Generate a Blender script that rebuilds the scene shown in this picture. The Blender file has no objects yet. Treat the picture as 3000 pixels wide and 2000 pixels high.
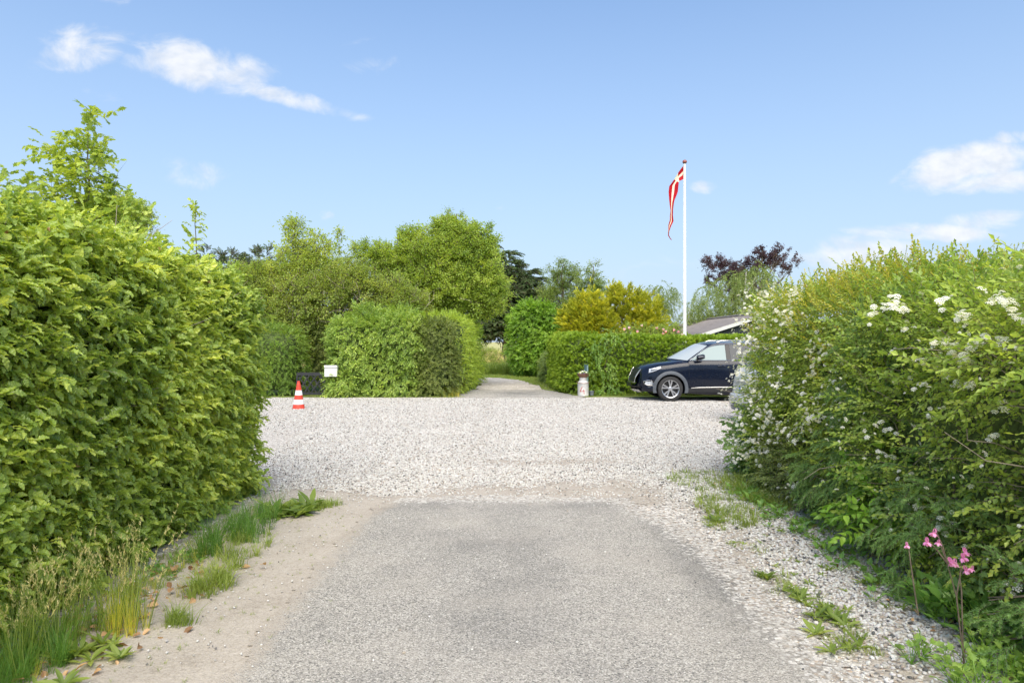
import bpy, bmesh, math, random
import numpy as np
from mathutils import Vector, Matrix, noise

R = math.radians
rng = np.random.default_rng(7)
random.seed(7)
sc = bpy.context.scene
COL = sc.collection

# ---------------------------------------------------------------- camera, sky, sun, exposure
EYE = 1.63
F = 2000.0
cam_d = bpy.data.cameras.new('camera')
cam = bpy.data.objects.new('camera', cam_d)
COL.objects.link(cam)
cam.location = (0, 0, EYE)
cam.rotation_euler = (R(90), 0, 0)
cam_d.sensor_width = 36
cam_d.lens = 24
cam_d.clip_end = 3000
sc.camera = cam

SUN = Vector((0.06, -0.72, 0.90)).normalized()
elev = math.asin(SUN.z)
azim = math.atan2(SUN.x, SUN.y)
sd = bpy.data.lights.new('sun', 'SUN')
sd.energy = 2.45
sd.angle = R(60)
sd.color = (1.0, 0.915, 0.77)
so = bpy.data.objects.new('sun', sd)
COL.objects.link(so)
so.rotation_euler = (-SUN).to_track_quat('-Z', 'Y').to_euler()

world = bpy.data.worlds.new('World')
sc.world = world
world.use_nodes = True
wn, wl = world.node_tree.nodes, world.node_tree.links
wn.clear()


def N(nodes, typ, **kw):
    n = nodes.new(typ)
    for k, v in kw.items():
        setattr(n, k, v)
    return n


def mathn(nodes, links, op, a, b=None, c=None, clamp=False):
    n = nodes.new('ShaderNodeMath')
    n.operation = op
    n.use_clamp = clamp
    for i, v in enumerate((a, b, c)):
        if v is None:
            continue
        if isinstance(v, (int, float)):
            n.inputs[i].default_value = v
        else:
            links.new(v, n.inputs[i])
    return n.outputs[0]


def ramp(nodes, links, fac, stops, interp='LINEAR'):
    r = nodes.new('ShaderNodeValToRGB')
    r.color_ramp.interpolation = interp
    el = r.color_ramp.elements
    while len(el) < len(stops):
        el.new(0.5)
    for e, (p, c) in zip(el, stops):
        e.position = p
        e.color = (*c, 1) if len(c) == 3 else c
    links.new(fac, r.inputs[0])
    return r.outputs[0]


def build_world():
    out = N(wn, 'ShaderNodeOutputWorld')
    bg = N(wn, 'ShaderNodeBackground')
    bg.inputs['Strength'].default_value = 0.095
    sky = N(wn, 'ShaderNodeTexSky', sky_type='NISHITA')
    sky.sun_disc = False
    sky.sun_elevation = elev
    sky.sun_rotation = azim
    sky.altitude = 0
    sky.air_density = 1.0
    sky.dust_density = 0.6
    sky.ozone_density = 2.2
    tc = N(wn, 'ShaderNodeTexCoord')
    sep = N(wn, 'ShaderNodeSeparateXYZ')
    wl.new(tc.outputs['Generated'], sep.inputs[0])
    M = lambda op, a, b=None, c=None, clamp=False: mathn(wn, wl, op, a, b, c, clamp)
    ay = M('MAXIMUM', M('ABSOLUTE', sep.outputs[1]), 0.25)
    u = M('DIVIDE', sep.outputs[0], ay)
    v = M('DIVIDE', sep.outputs[2], ay)
    comb = N(wn, 'ShaderNodeCombineXYZ')
    wl.new(M('MULTIPLY', u, 1.0), comb.inputs[0])
    wl.new(M('MULTIPLY', v, 1.5), comb.inputs[1])
    nz = N(wn, 'ShaderNodeTexNoise')
    nz.inputs['Scale'].default_value = 13.0
    nz.inputs['Detail'].default_value = 8.0
    nz.inputs['Roughness'].default_value = 0.6
    nz.inputs['Distortion'].default_value = 0.5
    wl.new(comb.outputs[0], nz.inputs['Vector'])
    # cloud banks: direction (u, v), half width, half height, tilt, density
    banks = [(-.45, .402, .095, .028, -.2, .95), (-.50, .420, .060, .022, .1, .75), (-.63, .432, .065, .028, .15, .72), (-.35, .364, .11, .011, -.27, .85),
             (-.205, .407, .04, .014, .1, .45), (-.235, .438, .03, .012, 0, .3), (-.60, .36, .04, .01, 0, .35), (-.45, .245, .06, .018, -.12, .45),
             (-.27, .185, .012, .008, 0, .55),
             (.66, .256, .08, .026, .18, 1.1), (.70, .234, .11, .014, 0, .95), (.74, .30, .04, .010, .1, .7),
             (.60, .160, .10, .011, -.05, .9), (.70, .177, .06, .013, .05, .6), (.53, .128, .12, .022, 0, .7), (.282, .226, .018, .008, 0, .6),
             (.48, .115, .2, .02, 0, .38), (.17, .11, .10, .016, 0, .25), (-.02, .195, .015, .006, 0, .25), (-.6, .5, .05, .012, 0, .4),
             (1.3, .3, .25, .05, .1, .9), (-1.3, .5, .3, .05, .1, .9), (1.0, .75, .25, .05, -.1, .8), (-.2, 1.1, .3, .07, .1, .8), (-1.6, .2, .3, .05, 0, .8)]
    tot = None
    for (cu, cv, ru, rv, tilt, den) in banks:
        du = M('SUBTRACT', u, cu)
        dv = M('SUBTRACT', M('SUBTRACT', v, cv), M('MULTIPLY', du, tilt))
        a = M('POWER', M('ABSOLUTE', M('DIVIDE', du, ru * 1.5)), 2.0)
        b = M('POWER', M('ABSOLUTE', M('DIVIDE', dv, rv * 1.7)), 2.0)
        m = M('MULTIPLY', M('SUBTRACT', 1.0, M('ADD', a, b), clamp=True), den)
        tot = m if tot is None else M('MAXIMUM', tot, m)
    x = M('ADD', tot, M('MULTIPLY', M('SUBTRACT', nz.outputs['Fac'], 0.5), 1.9))
    mr = N(wn, 'ShaderNodeMapRange', interpolation_type='SMOOTHSTEP')
    wl.new(x, mr.inputs['Value'])
    mr.inputs['From Min'].default_value = 0.24
    mr.inputs['From Max'].default_value = 1.05
    alpha = M('MULTIPLY', M('MULTIPLY', mr.outputs[0], 0.9), M('MULTIPLY', tot, 3.0, clamp=True))
    # thin high veil that whitens the sky evenly towards the horizon
    veil = N(wn, 'ShaderNodeMapRange')
    wl.new(sep.outputs[2], veil.inputs['Value'])
    veil.inputs['From Min'].default_value = 0.0
    veil.inputs['From Max'].default_value = 0.55
    veil.inputs['To Min'].default_value = 0.95
    veil.inputs['To Max'].default_value = 0.08
    mixv = N(wn, 'ShaderNodeMix', data_type='RGBA')
    wl.new(veil.outputs[0], mixv.inputs['Factor'])
    hs = N(wn, 'ShaderNodeHueSaturation')
    hs.inputs['Saturation'].default_value = 1.12
    wl.new(sky.outputs[0], hs.inputs['Color'])
    wl.new(hs.outputs[0], mixv.inputs['A'])
    mixv.inputs['B'].default_value = (2.15, 2.65, 3.35, 1)
    mix = N(wn, 'ShaderNodeMix', data_type='RGBA')
    wl.new(alpha, mix.inputs['Factor'])
    wl.new(mixv.outputs['Result'], mix.inputs['A'])
    nb = N(wn, 'ShaderNodeTexNoise')
    nb.inputs['Scale'].default_value = 30.0
    nb.inputs['Detail'].default_value = 6.0
    wl.new(comb.outputs[0], nb.inputs['Vector'])
    cr = ramp(wn, wl, nb.outputs['Fac'], [(0.35, (3.3, 3.5, 3.85)), (0.6, (4.05, 4.1, 4.2))])
    wl.new(cr, mix.inputs['B'])
    wl.new(mix.outputs['Result'], bg.inputs['Color'])
    wl.new(bg.outputs[0], out.inputs['Surface'])


build_world()
vs = sc.view_settings
vs.view_transform = 'Standard'
vs.look = 'None'
vs.exposure = 1.38
vs.gamma = 1.0
vs.use_curve_mapping = False
sc.render.engine = 'CYCLES'
sc.cycles.max_bounces = 6
sc.cycles.diffuse_bounces = 5
sc.cycles.glossy_bounces = 2
sc.cycles.use_adaptive_sampling = True
sc.cycles.adaptive_threshold = 0.02
sc.cycles.transmission_bounces = 4
sc.cycles.transparent_max_bounces = 8
sc.cycles.use_denoising = True


# ---------------------------------------------------------------- helpers
def at(px, py, Y):
    return Vector(((px - 1500) / F * Y, Y, EYE + (1000 - py) / F * Y))


def link(o, parent=None):
    COL.objects.link(o)
    if parent is not None:
        o.parent = parent
    return o


def tag(o, label, cat, group=None):
    o['label'] = label
    o['category'] = cat
    if group:
        o['group'] = group
    return o


def thing(name, label, cat, loc=(0, 0, 0), rz=0, group=None):
    o = bpy.data.objects.new(name, None)
    o.empty_display_size = 0.2
    link(o)
    o.location = loc
    o.rotation_euler = (0, 0, rz)
    return tag(o, label, cat, group)


class MB:
    """collects verts and faces for one mesh"""
    def __init__(self):
        self.v, self.f, self.m, self.lv = [], [], [], []

    def add(self, vs_, fs, mat=0, lv=0.5):
        b = len(self.v)
        self.v += [tuple(p) for p in vs_]
        self.f += [tuple(i + b for i in f) for f in fs]
        self.m += [mat] * len(fs)
        self.lv += [lv] * len(fs)
        return self

    def box(self, c, s, rot=None, mat=0):
        x, y, z = s[0] / 2, s[1] / 2, s[2] / 2
        p = [Vector((i, j, k)) for i in (-x, x) for j in (-y, y) for k in (-z, z)]
        if rot is not None:
            p = [rot @ q for q in p]
        p = [q + Vector(c) for q in p]
        return self.add(p, [(0, 1, 3, 2), (4, 6, 7, 5), (0, 4, 5, 1), (2, 3, 7, 6), (0, 2, 6, 4), (1, 5, 7, 3)], mat)

    def tube(self, pts, rad, n=6, mat=0, cap=True, lv=0.5):
        pts = [Vector(p) for p in pts]
        if not hasattr(rad, '__len__'):
            rad = [rad] * len(pts)
        rings, vv, ff = [], [], []
        for i, p in enumerate(pts):
            d = (pts[min(i + 1, len(pts) - 1)] - pts[max(i - 1, 0)])
            d = d.normalized() if d.length > 1e-9 else Vector((0, 0, 1))
            a = d.cross(Vector((0.13, 0.31, 0.94)))
            if a.length < 1e-3:
                a = d.cross(Vector((1, 0, 0)))
            a.normalize()
            b = d.cross(a)
            for k in range(n):
                t = 2 * math.pi * k / n
                vv.append(p + (a * math.cos(t) + b * math.sin(t)) * rad[i])
        for i in range(len(pts) - 1):
            for k in range(n):
                ff.append((i * n + k, i * n + (k + 1) % n, (i + 1) * n + (k + 1) % n, (i + 1) * n + k))
        if cap:
            ff.append(tuple(range(n))[::-1])
            ff.append(tuple((len(pts) - 1) * n + k for k in range(n)))
        return self.add(vv, ff, mat, lv)

    def lathe(self, prof, n=24, axis='z', c=(0, 0, 0), mat=0, mats=None):
        vv, ff = [], []
        for (r, h) in prof:
            for k in range(n):
                t = 2 * math.pi * k / n
                a, b = r * math.cos(t), r * math.sin(t)
                vv.append((c[0] + a, c[1] + b, c[2] + h) if axis == 'z' else (c[0] + a, c[1] + h, c[2] + b))
        base = len(self.v)
        for i in range(len(prof) - 1):
            for k in range(n):
                q = (i * n + k, i * n + (k + 1) % n, (i + 1) * n + (k + 1) % n, (i + 1) * n + k)
                ff.append(q if axis == 'z' else q[::-1])
        b = len(self.f)
        self.add(vv, ff, mat)
        if mats:
            for i in range(len(prof) - 1):
                for k in range(n):
                    self.m[b + i * n + k] = mats[i]
        return self

    def build(self, name, mats, parent=None, smooth=True, sharp=35, lv=False):
        me = bpy.data.meshes.new(name)
        me.from_pydata([tuple(p) for p in self.v], [], self.f)
        if not isinstance(mats, (list, tuple)):
            mats = [mats]
        for m in mats:
            me.materials.append(m)
        me.polygons.foreach_set('material_index', self.m)
        if lv:
            a = me.attributes.new('lv', 'FLOAT', 'FACE')
            a.data.foreach_set('value', self.lv)
        me.update()
        if smooth:
            me.polygons.foreach_set('use_smooth', [True] * len(me.polygons))
            me.set_sharp_from_angle(angle=R(sharp))
        o = bpy.data.objects.new(name, me)
        return link(o, parent)


# ---------------------------------------------------------------- materials
def new_mat(name):
    m = bpy.data.materials.new(name)
    m.use_nodes = True
    nt = m.node_tree
    nt.nodes.clear()
    out = N(nt.nodes, 'ShaderNodeOutputMaterial')
    return m, nt.nodes, nt.links, out


def simple(name, col, rough=0.5, metal=0.0, var=0.12, scale=8.0, coat=0.0, bump=0.0, spec=0.5, dirt=None):
    """plain painted / moulded surface with slight procedural unevenness"""
    m, n, l, out = new_mat(name)
    p = N(n, 'ShaderNodeBsdfPrincipled')
    tc = N(n, 'ShaderNodeTexCoord')
    nz = N(n, 'ShaderNodeTexNoise')
    nz.inputs['Scale'].default_value = scale
    nz.inputs['Detail'].default_value = 6
    l.new(tc.outputs['Object'], nz.inputs['Vector'])
    a = tuple(max(0, c * (1 - var)) for c in col)
    b = tuple(min(1, c * (1 + var)) for c in col)
    stops = [(0.3, a), (0.7, b)]
    c = ramp(n, l, nz.outputs['Fac'], stops)
    if dirt:
        nz2 = N(n, 'ShaderNodeTexNoise')
        nz2.inputs['Scale'].default_value = dirt[1]
        nz2.inputs['Detail'].default_value = 8
        nz2.inputs['Roughness'].default_value = 0.7
        l.new(tc.outputs['Object'], nz2.inputs['Vector'])
        mr = N(n, 'ShaderNodeMapRange')
        mr.inputs['From Min'].default_value = dirt[2]
        mr.inputs['From Max'].default_value = dirt[2] + 0.12
        l.new(nz2.outputs['Fac'], mr.inputs[0])
        mx = N(n, 'ShaderNodeMix', data_type='RGBA')
        l.new(mr.outputs[0], mx.inputs['Factor'])
        l.new(c, mx.inputs['A'])
        mx.inputs['B'].default_value = (*dirt[0], 1)
        c = mx.outputs['Result']
    l.new(c, p.inputs['Base Color'])
    p.inputs['Roughness'].default_value = rough
    p.inputs['Metallic'].default_value = metal
    p.inputs['Specular IOR Level'].default_value = spec
    p.inputs['Coat Weight'].default_value = coat
    p.inputs['Coat Roughness'].default_value = 0.03
    if bump:
        bp = N(n, 'ShaderNodeBump')
        bp.inputs['Strength'].default_value = bump
        bp.inputs['Distance'].default_value = 0.01
        l.new(nz.outputs['Fac'], bp.inputs['Height'])
        l.new(bp.outputs[0], p.inputs['Normal'])
    l.new(p.outputs[0], out.inputs['Surface'])
    return m


def leafmat(name, dark, mid, light, trans=0.35, rough=0.42, spec=0.45, tip=None):
    """leaf: colour by leaf and by sprig, thin and partly translucent"""
    m, n, l, out = new_mat(name)
    lv = N(n, 'ShaderNodeAttribute', attribute_name='lv')
    tn = N(n, 'ShaderNodeAttribute', attribute_name='tone', attribute_type='INSTANCER')
    oi = N(n, 'ShaderNodeObjectInfo')
    M = lambda op, a, b=None: mathn(n, l, op, a, b)
    v = M('ADD', M('ADD', M('MULTIPLY', lv.outputs['Fac'], 0.42), M('MULTIPLY', tn.outputs['Fac'], 0.38)), M('MULTIPLY', oi.outputs['Random'], 0.2))
    k = 1.4
    dark, mid, light = [tuple(min(.85, q * k) for q in s) for s in (dark, mid, light)]
    trans = min(.5, trans + .10)
    c = ramp(n, l, v, [(0.12, dark), (0.5, mid), (0.88, light)])
    p = N(n, 'ShaderNodeBsdfPrincipled')
    l.new(c, p.inputs['Base Color'])
    p.inputs['Roughness'].default_value = rough
    p.inputs['Specular IOR Level'].default_value = spec
    t = N(n, 'ShaderNodeBsdfTranslucent')
    g = N(n, 'ShaderNodeMix', data_type='RGBA', blend_type='MULTIPLY')
    g.inputs['Factor'].default_value = 1
    l.new(c, g.inputs['A'])
    g.inputs['B'].default_value = (1.8, 1.62, 0.85, 1)
    l.new(g.outputs['Result'], t.inputs['Color'])
    mx = N(n, 'ShaderNodeMixShader')
    mx.inputs[0].default_value = trans
    l.new(p.outputs[0], mx.inputs[1])
    l.new(t.outputs[0], mx.inputs[2])
    l.new(mx.outputs[0], out.inputs['Surface'])
    return m


MAT = {}
MAT['twig'] = simple('twig_bark', (0.13, 0.10, 0.07), 0.85, var=0.35, scale=30)
MAT['drytwig'] = simple('dry_twig_bark', (0.30, 0.25, 0.19), 0.85, var=0.3, scale=30)
MAT['bark'] = simple('tree_bark', (0.14, 0.115, 0.085), 0.9, var=0.45, scale=12, bump=0.6)
MAT['birchbark'] = simple('birch_bark', (0.5, 0.48, 0.44), 0.8, var=0.3, scale=9, bump=0.3)
MAT['core'] = simple('inner_core', (0.085, 0.12, 0.032), 0.95, var=0.6, scale=25, bump=0.8)  # solid core added to close the foliage; green lightened to brighten dark gaps
MAT['beech'] = leafmat('beech_leaf', (0.120, 0.190, 0.036), (0.245, 0.325, 0.064), (0.47, 0.515, 0.115), 0.34, 0.34, 0.55)
MAT['maple'] = leafmat('maple_leaf', (0.10, 0.165, 0.028), (0.19, 0.265, 0.042), (0.34, 0.40, 0.07), 0.35, 0.5)
MAT['dogwood'] = leafmat('dogwood_leaf', (0.085, 0.15, 0.028), (0.18, 0.27, 0.05), (0.34, 0.42, 0.09), 0.32, 0.42)
MAT['privet'] = leafmat('privet_leaf', (0.12, 0.19, 0.025), (0.24, 0.34, 0.04), (0.40, 0.48, 0.08), 0.35, 0.42)
MAT['dull'] = leafmat('dull_leaf', (0.07, 0.10, 0.022), (0.12, 0.165, 0.035), (0.21, 0.24, 0.06), 0.28, 0.5)
MAT['box'] = leafmat('small_hedge_leaf', (0.07, 0.13, 0.018), (0.13, 0.22, 0.03), (0.26, 0.35, 0.06), 0.33, 0.45)
MAT['gold'] = leafmat('golden_green_leaf', (0.115, 0.185, 0.03), (0.22, 0.305, 0.05), (0.38, 0.45, 0.09), 0.38, 0.5)
MAT['pale'] = leafmat('pale_leaf', (0.13, 0.19, 0.04), (0.25, 0.325, 0.07), (0.40, 0.45, 0.12), 0.4, 0.5)
MAT['thicket'] = leafmat('thicket_leaf', (0.11, 0.165, 0.032), (0.205, 0.275, 0.058), (0.36, 0.40, 0.105), 0.4, 0.5)
MAT['pine'] = leafmat('pine_needle', (0.032, 0.065, 0.024), (0.062, 0.11, 0.036), (0.11, 0.165, 0.055), 0.15, 0.55)
MAT['round'] = leafmat('round_bush_leaf', (0.07, 0.15, 0.015), (0.145, 0.26, 0.028), (0.28, 0.40, 0.055), 0.34, 0.42)
MAT['airy'] = leafmat('airy_tree_leaf', (0.085, 0.135, 0.035), (0.155, 0.22, 0.06), (0.26, 0.32, 0.10), 0.38, 0.5)
MAT['birch'] = leafmat('birch_leaf', (0.095, 0.145, 0.045), (0.17, 0.23, 0.07), (0.28, 0.34, 0.12), 0.38, 0.5)
MAT['cypress'] = leafmat('golden_cypress', (0.12, 0.155, 0.015), (0.29, 0.315, 0.025), (0.56, 0.52, 0.055), 0.22, 0.55)
MAT['thuja'] = leafmat('thuja_spray', (0.085, 0.145, 0.014), (0.175, 0.265, 0.025), (0.32, 0.41, 0.05), 0.3, 0.5)
MAT['thujalow'] = leafmat('grey_green_spray', (0.075, 0.12, 0.035), (0.14, 0.20, 0.06), (0.25, 0.31, 0.10), 0.25, 0.5)
MAT['ivy'] = leafmat('vine_leaf', (0.075, 0.145, 0.03), (0.14, 0.25, 0.045), (0.28, 0.38, 0.08), 0.3, 0.42)
MAT['purple'] = leafmat('purple_leaf', (0.036, 0.022, 0.032), (0.062, 0.036, 0.050), (0.105, 0.060, 0.078), 0.2, 0.45)
MAT['magnolia'] = leafmat('magnolia_leaf', (0.12, 0.18, 0.03), (0.22, 0.30, 0.06), (0.34, 0.42, 0.10), 0.35, 0.4)
MAT['spirea'] = leafmat('spirea_leaf', (0.10, 0.16, 0.03), (0.195, 0.275, 0.05), (0.36, 0.41, 0.085), 0.34, 0.45)
MAT['spireatip'] = leafmat('spirea_tip_leaf', (0.16, 0.20, 0.025), (0.29, 0.30, 0.035), (0.42, 0.34, 0.055), 0.36, 0.45)
MAT['yellowgreen'] = leafmat('yellow_green_leaf', (0.105, 0.17, 0.025), (0.19, 0.275, 0.045), (0.32, 0.40, 0.07), 0.36, 0.45)
MAT['spruce'] = leafmat('spruce_needle', (0.095, 0.175, 0.055), (0.15, 0.265, 0.08), (0.25, 0.37, 0.11), 0.22, 0.5)
MAT['heart'] = leafmat('heart_leaf', (0.075, 0.16, 0.02), (0.14, 0.27, 0.035), (0.24, 0.38, 0.05), 0.35, 0.42)
MAT['hawthorn'] = leafmat('hawthorn_leaf', (0.065, 0.125, 0.035), (0.12, 0.20, 0.06), (0.20, 0.29, 0.09), 0.3, 0.5)
MAT['cotoneaster'] = leafmat('cotoneaster_leaf', (0.065, 0.10, 0.028), (0.115, 0.16, 0.042), (0.20, 0.24, 0.07), 0.25, 0.45)
MAT['columbine'] = leafmat('columbine_leaf', (0.11, 0.19, 0.05), (0.19, 0.30, 0.07), (0.29, 0.40, 0.10), 0.35, 0.5)
MAT['groundleaf'] = leafmat('ground_leaf', (0.07, 0.15, 0.03), (0.12, 0.23, 0.05), (0.19, 0.31, 0.07), 0.3, 0.45)
MAT['grass'] = leafmat('grass_blade', (0.085, 0.135, 0.025), (0.155, 0.215, 0.042), (0.27, 0.315, 0.085), 0.36, 0.5)
MAT['grassdark'] = leafmat('dark_grass_blade', (0.045, 0.11, 0.02), (0.085, 0.18, 0.03), (0.16, 0.28, 0.045), 0.35, 0.45)
MAT['grassdry'] = leafmat('yellow_grass_blade', (0.24, 0.28, 0.03), (0.42, 0.40, 0.06), (0.55, 0.48, 0.14), 0.4, 0.5)
MAT['hay'] = leafmat('pale_grass_blade', (0.30, 0.28, 0.12), (0.42, 0.38, 0.18), (0.55, 0.50, 0.27), 0.3, 0.6)
MAT['deadleaf'] = leafmat('dead_leaf', (0.16, 0.09, 0.045), (0.30, 0.18, 0.09), (0.44, 0.30, 0.17), 0.15, 0.7)
MAT['white'] = leafmat('white_petal', (0.70, 0.69, 0.60), (0.80, 0.80, 0.73), (0.86, 0.86, 0.82), 0.25, 0.6, 0.2)
MAT['pink'] = leafmat('pink_petal', (0.42, 0.17, 0.36), (0.54, 0.29, 0.50), (0.66, 0.46, 0.63), 0.3, 0.5, 0.2)
MAT['pinkpale'] = leafmat('pale_pink_petal', (0.62, 0.32, 0.42), (0.76, 0.52, 0.58), (0.84, 0.70, 0.72), 0.3, 0.5, 0.2)


def groundmat(kind):
    """gravel / asphalt built from cells, with sand and soil mixed in by the sheet's own masks"""
    m, n, l, out = new_mat(kind + '_ground')
    tc = N(n, 'ShaderNodeTexCoord')
    M = lambda op, a, b=None, c=None, clamp=False: mathn(n, l, op, a, b, c, clamp)

    def noise_(scale, detail=5, rough=0.55, vec=None):
        z = N(n, 'ShaderNodeTexNoise')
        z.inputs['Scale'].default_value = scale
        z.inputs['Detail'].default_value = detail
        z.inputs['Roughness'].default_value = rough
        l.new(vec or tc.outputs['Object'], z.inputs['Vector'])
        return z.outputs['Fac']

    def mix(f, a, b, typ='MIX'):
        x = N(n, 'ShaderNodeMix', data_type='RGBA', blend_type=typ)
        for s, v in (('Factor', f), ('A', a), ('B', b)):
            if isinstance(v, (int, float)):
                x.inputs[s].default_value = v
            elif isinstance(v, tuple):
                x.inputs[s].default_value = (*v, 1)
            else:
                l.new(v, x.inputs[s])
        return x.outputs['Result']

    def cells(scale):
        z = N(n, 'ShaderNodeTexVoronoi')
        z.inputs['Scale'].default_value = scale
        l.new(tc.outputs['Object'], z.inputs['Vector'])
        s = N(n, 'ShaderNodeSeparateColor')
        l.new(z.outputs['Color'], s.inputs[0])
        return s.outputs[0], z.outputs['Distance']

    grav_stops = [(0.0, (0.10, 0.095, 0.09)), (0.10, (0.30, 0.27, 0.24)), (0.2, (0.46, 0.36, 0.27)), (0.32, (0.50, 0.47, 0.425)), (0.55, (0.61, 0.58, 0.535)), (1.0, (0.73, 0.705, 0.66))]
    c1, d1 = cells(48)
    grav = ramp(n, l, c1, grav_stops)
    gap = M('MULTIPLY', M('SUBTRACT', d1, 0.45), 2.4, clamp=True)
    grav = mix(gap, grav, (0.30, 0.27, 0.235))
    grav = mix(0.8, grav, ramp(n, l, noise_(17, 3, 0.8), [(0.36, (0.55, 0.53, 0.5)), (0.5, (1, 1, 1)), (0.64, (1.3, 1.28, 1.25))]), 'MULTIPLY')
    big = noise_(0.55, 4)
    grav = mix(M('MULTIPLY', M('SUBTRACT', big, 0.45), 1.6, clamp=True), grav, (0.60, 0.555, 0.495))
    c2, d2 = cells(150)
    sandn = M('ADD', M('MULTIPLY', noise_(2.2, 8, 0.7), 0.6), M('MULTIPLY', noise_(22.0, 6, 0.7), 0.4))
    sand = ramp(n, l, sandn, [(0.34, (0.21, 0.178, 0.142)), (0.46, (0.345, 0.302, 0.25)), (0.6, (0.41, 0.367, 0.312)), (0.8, (0.47, 0.43, 0.375))])
    sand = mix(0.35, sand, ramp(n, l, c2, [(0, (0.17, 0.15, 0.125)), (0.25, (0.36, 0.32, 0.27)), (1, (0.53, 0.49, 0.435))]))
    mask = N(n, 'ShaderNodeAttribute', attribute_name='mask').outputs['Fac']
    rag = M('ADD', M('MULTIPLY', noise_(5.0, 8, 0.7), 0.9), M('MULTIPLY', c1, 0.25))
    p = N(n, 'ShaderNodeBsdfPrincipled')
    p.inputs['Roughness'].default_value = 0.95
    p.inputs['Specular IOR Level'].default_value = 0.15
    if kind == 'gravel':
        f = M('MULTIPLY', M('SUBTRACT', M('ADD', mask, rag), 1.0), 5.0, clamp=True)
        col = mix(f, grav, sand)
        h = M('SUBTRACT', 1.0, M('MULTIPLY', d1, M('SUBTRACT', 1.0, M('MULTIPLY', f, 0.8))))
        dist = 0.02
    elif kind in ('asphalt', 'path'):
        c3, d3 = cells(125 if kind == 'asphalt' else 60)
        agg = ramp(n, l, c3, [(0.0, (0.085, 0.085, 0.083)), (0.16, (0.225, 0.211, 0.187)), (0.5, (0.37, 0.347, 0.309)), (0.82, (0.46, 0.433, 0.388)), (1.0, (0.61, 0.578, 0.522))])
        agg = mix(M('MULTIPLY', M('SUBTRACT', d3, 0.42), 2.0, clamp=True), agg, (0.25, 0.238, 0.215))
        stain = N(n, 'ShaderNodeAttribute', attribute_name='stain').outputs['Fac']
        sm = M('MULTIPLY', M('ADD', stain, M('MULTIPLY', M('SUBTRACT', noise_(1.7, 8, 0.72), 0.5), 1.5)), 1.0, clamp=True)
        agg = mix(M('MULTIPLY', sm, 0.7), agg, (0.085, 0.086, 0.088))
        dust = noise_(1.1, 6, 0.6)
        agg = mix(M('MULTIPLY', M('SUBTRACT', dust, 0.46), 1.5, clamp=True), agg, (0.45, 0.41, 0.355))
        f = M('MULTIPLY', M('SUBTRACT', M('ADD', mask, rag), 1.0), 3.2, clamp=True)
        col = mix(f, agg, sand)
        gm = N(n, 'ShaderNodeAttribute', attribute_name='gravelmask').outputs['Fac']
        f2 = M('MULTIPLY', M('SUBTRACT', M('ADD', gm, M('ADD', M('MULTIPLY', noise_(7.0, 8, 0.75), 0.75), M('MULTIPLY', c1, 0.4))), 1.0), 4.0, clamp=True)
        col = mix(f2, col, mix(0.3, grav, (0.26, 0.245, 0.22)))
        h = M('MULTIPLY', M('SUBTRACT', 1.0, d3), 0.55)
        dist = 0.012
    else:   # soil and turf
        g = noise_(2.5, 8, 0.7)
        col = ramp(n, l, g, [(0.3, (0.085, 0.12, 0.025)), (0.5, (0.15, 0.20, 0.04)), (0.62, (0.24, 0.23, 0.09)), (0.8, (0.30, 0.24, 0.15))])
        far = N(n, 'ShaderNodeAttribute', attribute_name='mask').outputs['Fac']
        col = mix(far, col, ramp(n, l, noise_(0.15, 6), [(0.3, (0.33, 0.33, 0.13)), (0.7, (0.46, 0.43, 0.20))]))
        h = noise_(40, 6)
        dist = 0.03
    l.new(col, p.inputs['Base Color'])
    bp = N(n, 'ShaderNodeBump')
    bp.inputs['Strength'].default_value = 0.75
    bp.inputs['Distance'].default_value = dist
    l.new(h, bp.inputs['Height'])
    l.new(bp.outputs[0], p.inputs['Normal'])
    l.new(p.outputs[0], out.inputs['Surface'])
    return m


MAT['gravel'] = groundmat('gravel')
MAT['asphalt'] = groundmat('asphalt')
MAT['path'] = groundmat('path')
MAT['soil'] = groundmat('soil')


def stonemat():
    m, n, l, out = new_mat('pebble')
    oi = N(n, 'ShaderNodeObjectInfo')
    c = ramp(n, l, oi.outputs['Random'], [(0.0, (0.10, 0.10, 0.10)), (0.05, (0.22, 0.20, 0.18)), (0.11, (0.42, 0.335, 0.25)), (0.19, (0.45, 0.42, 0.38)), (0.42, (0.60, 0.575, 0.53)), (0.7, (0.70, 0.68, 0.64))], 'CONSTANT')
    p = N(n, 'ShaderNodeBsdfPrincipled')
    tc = N(n, 'ShaderNodeTexCoord')
    nz = N(n, 'ShaderNodeTexNoise')
    nz.inputs['Scale'].default_value = 2.0
    l.new(tc.outputs['Object'], nz.inputs['Vector'])
    mx = N(n, 'ShaderNodeMix', data_type='RGBA', blend_type='MULTIPLY')
    mx.inputs['Factor'].default_value = 0.5
    l.new(c, mx.inputs['A'])
    l.new(nz.outputs['Color'], mx.inputs['B'])
    hs = N(n, 'ShaderNodeHueSaturation')
    hs.inputs['Saturation'].default_value = 0.75
    hs.inputs['Value'].default_value = 1.12
    l.new(mx.outputs['Result'], hs.inputs['Color'])
    l.new(hs.outputs[0], p.inputs['Base Color'])
    p.inputs['Roughness'].default_value = 0.8
    l.new(p.outputs[0], out.inputs['Surface'])
    return m


MAT['stone'] = stonemat()


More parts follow.
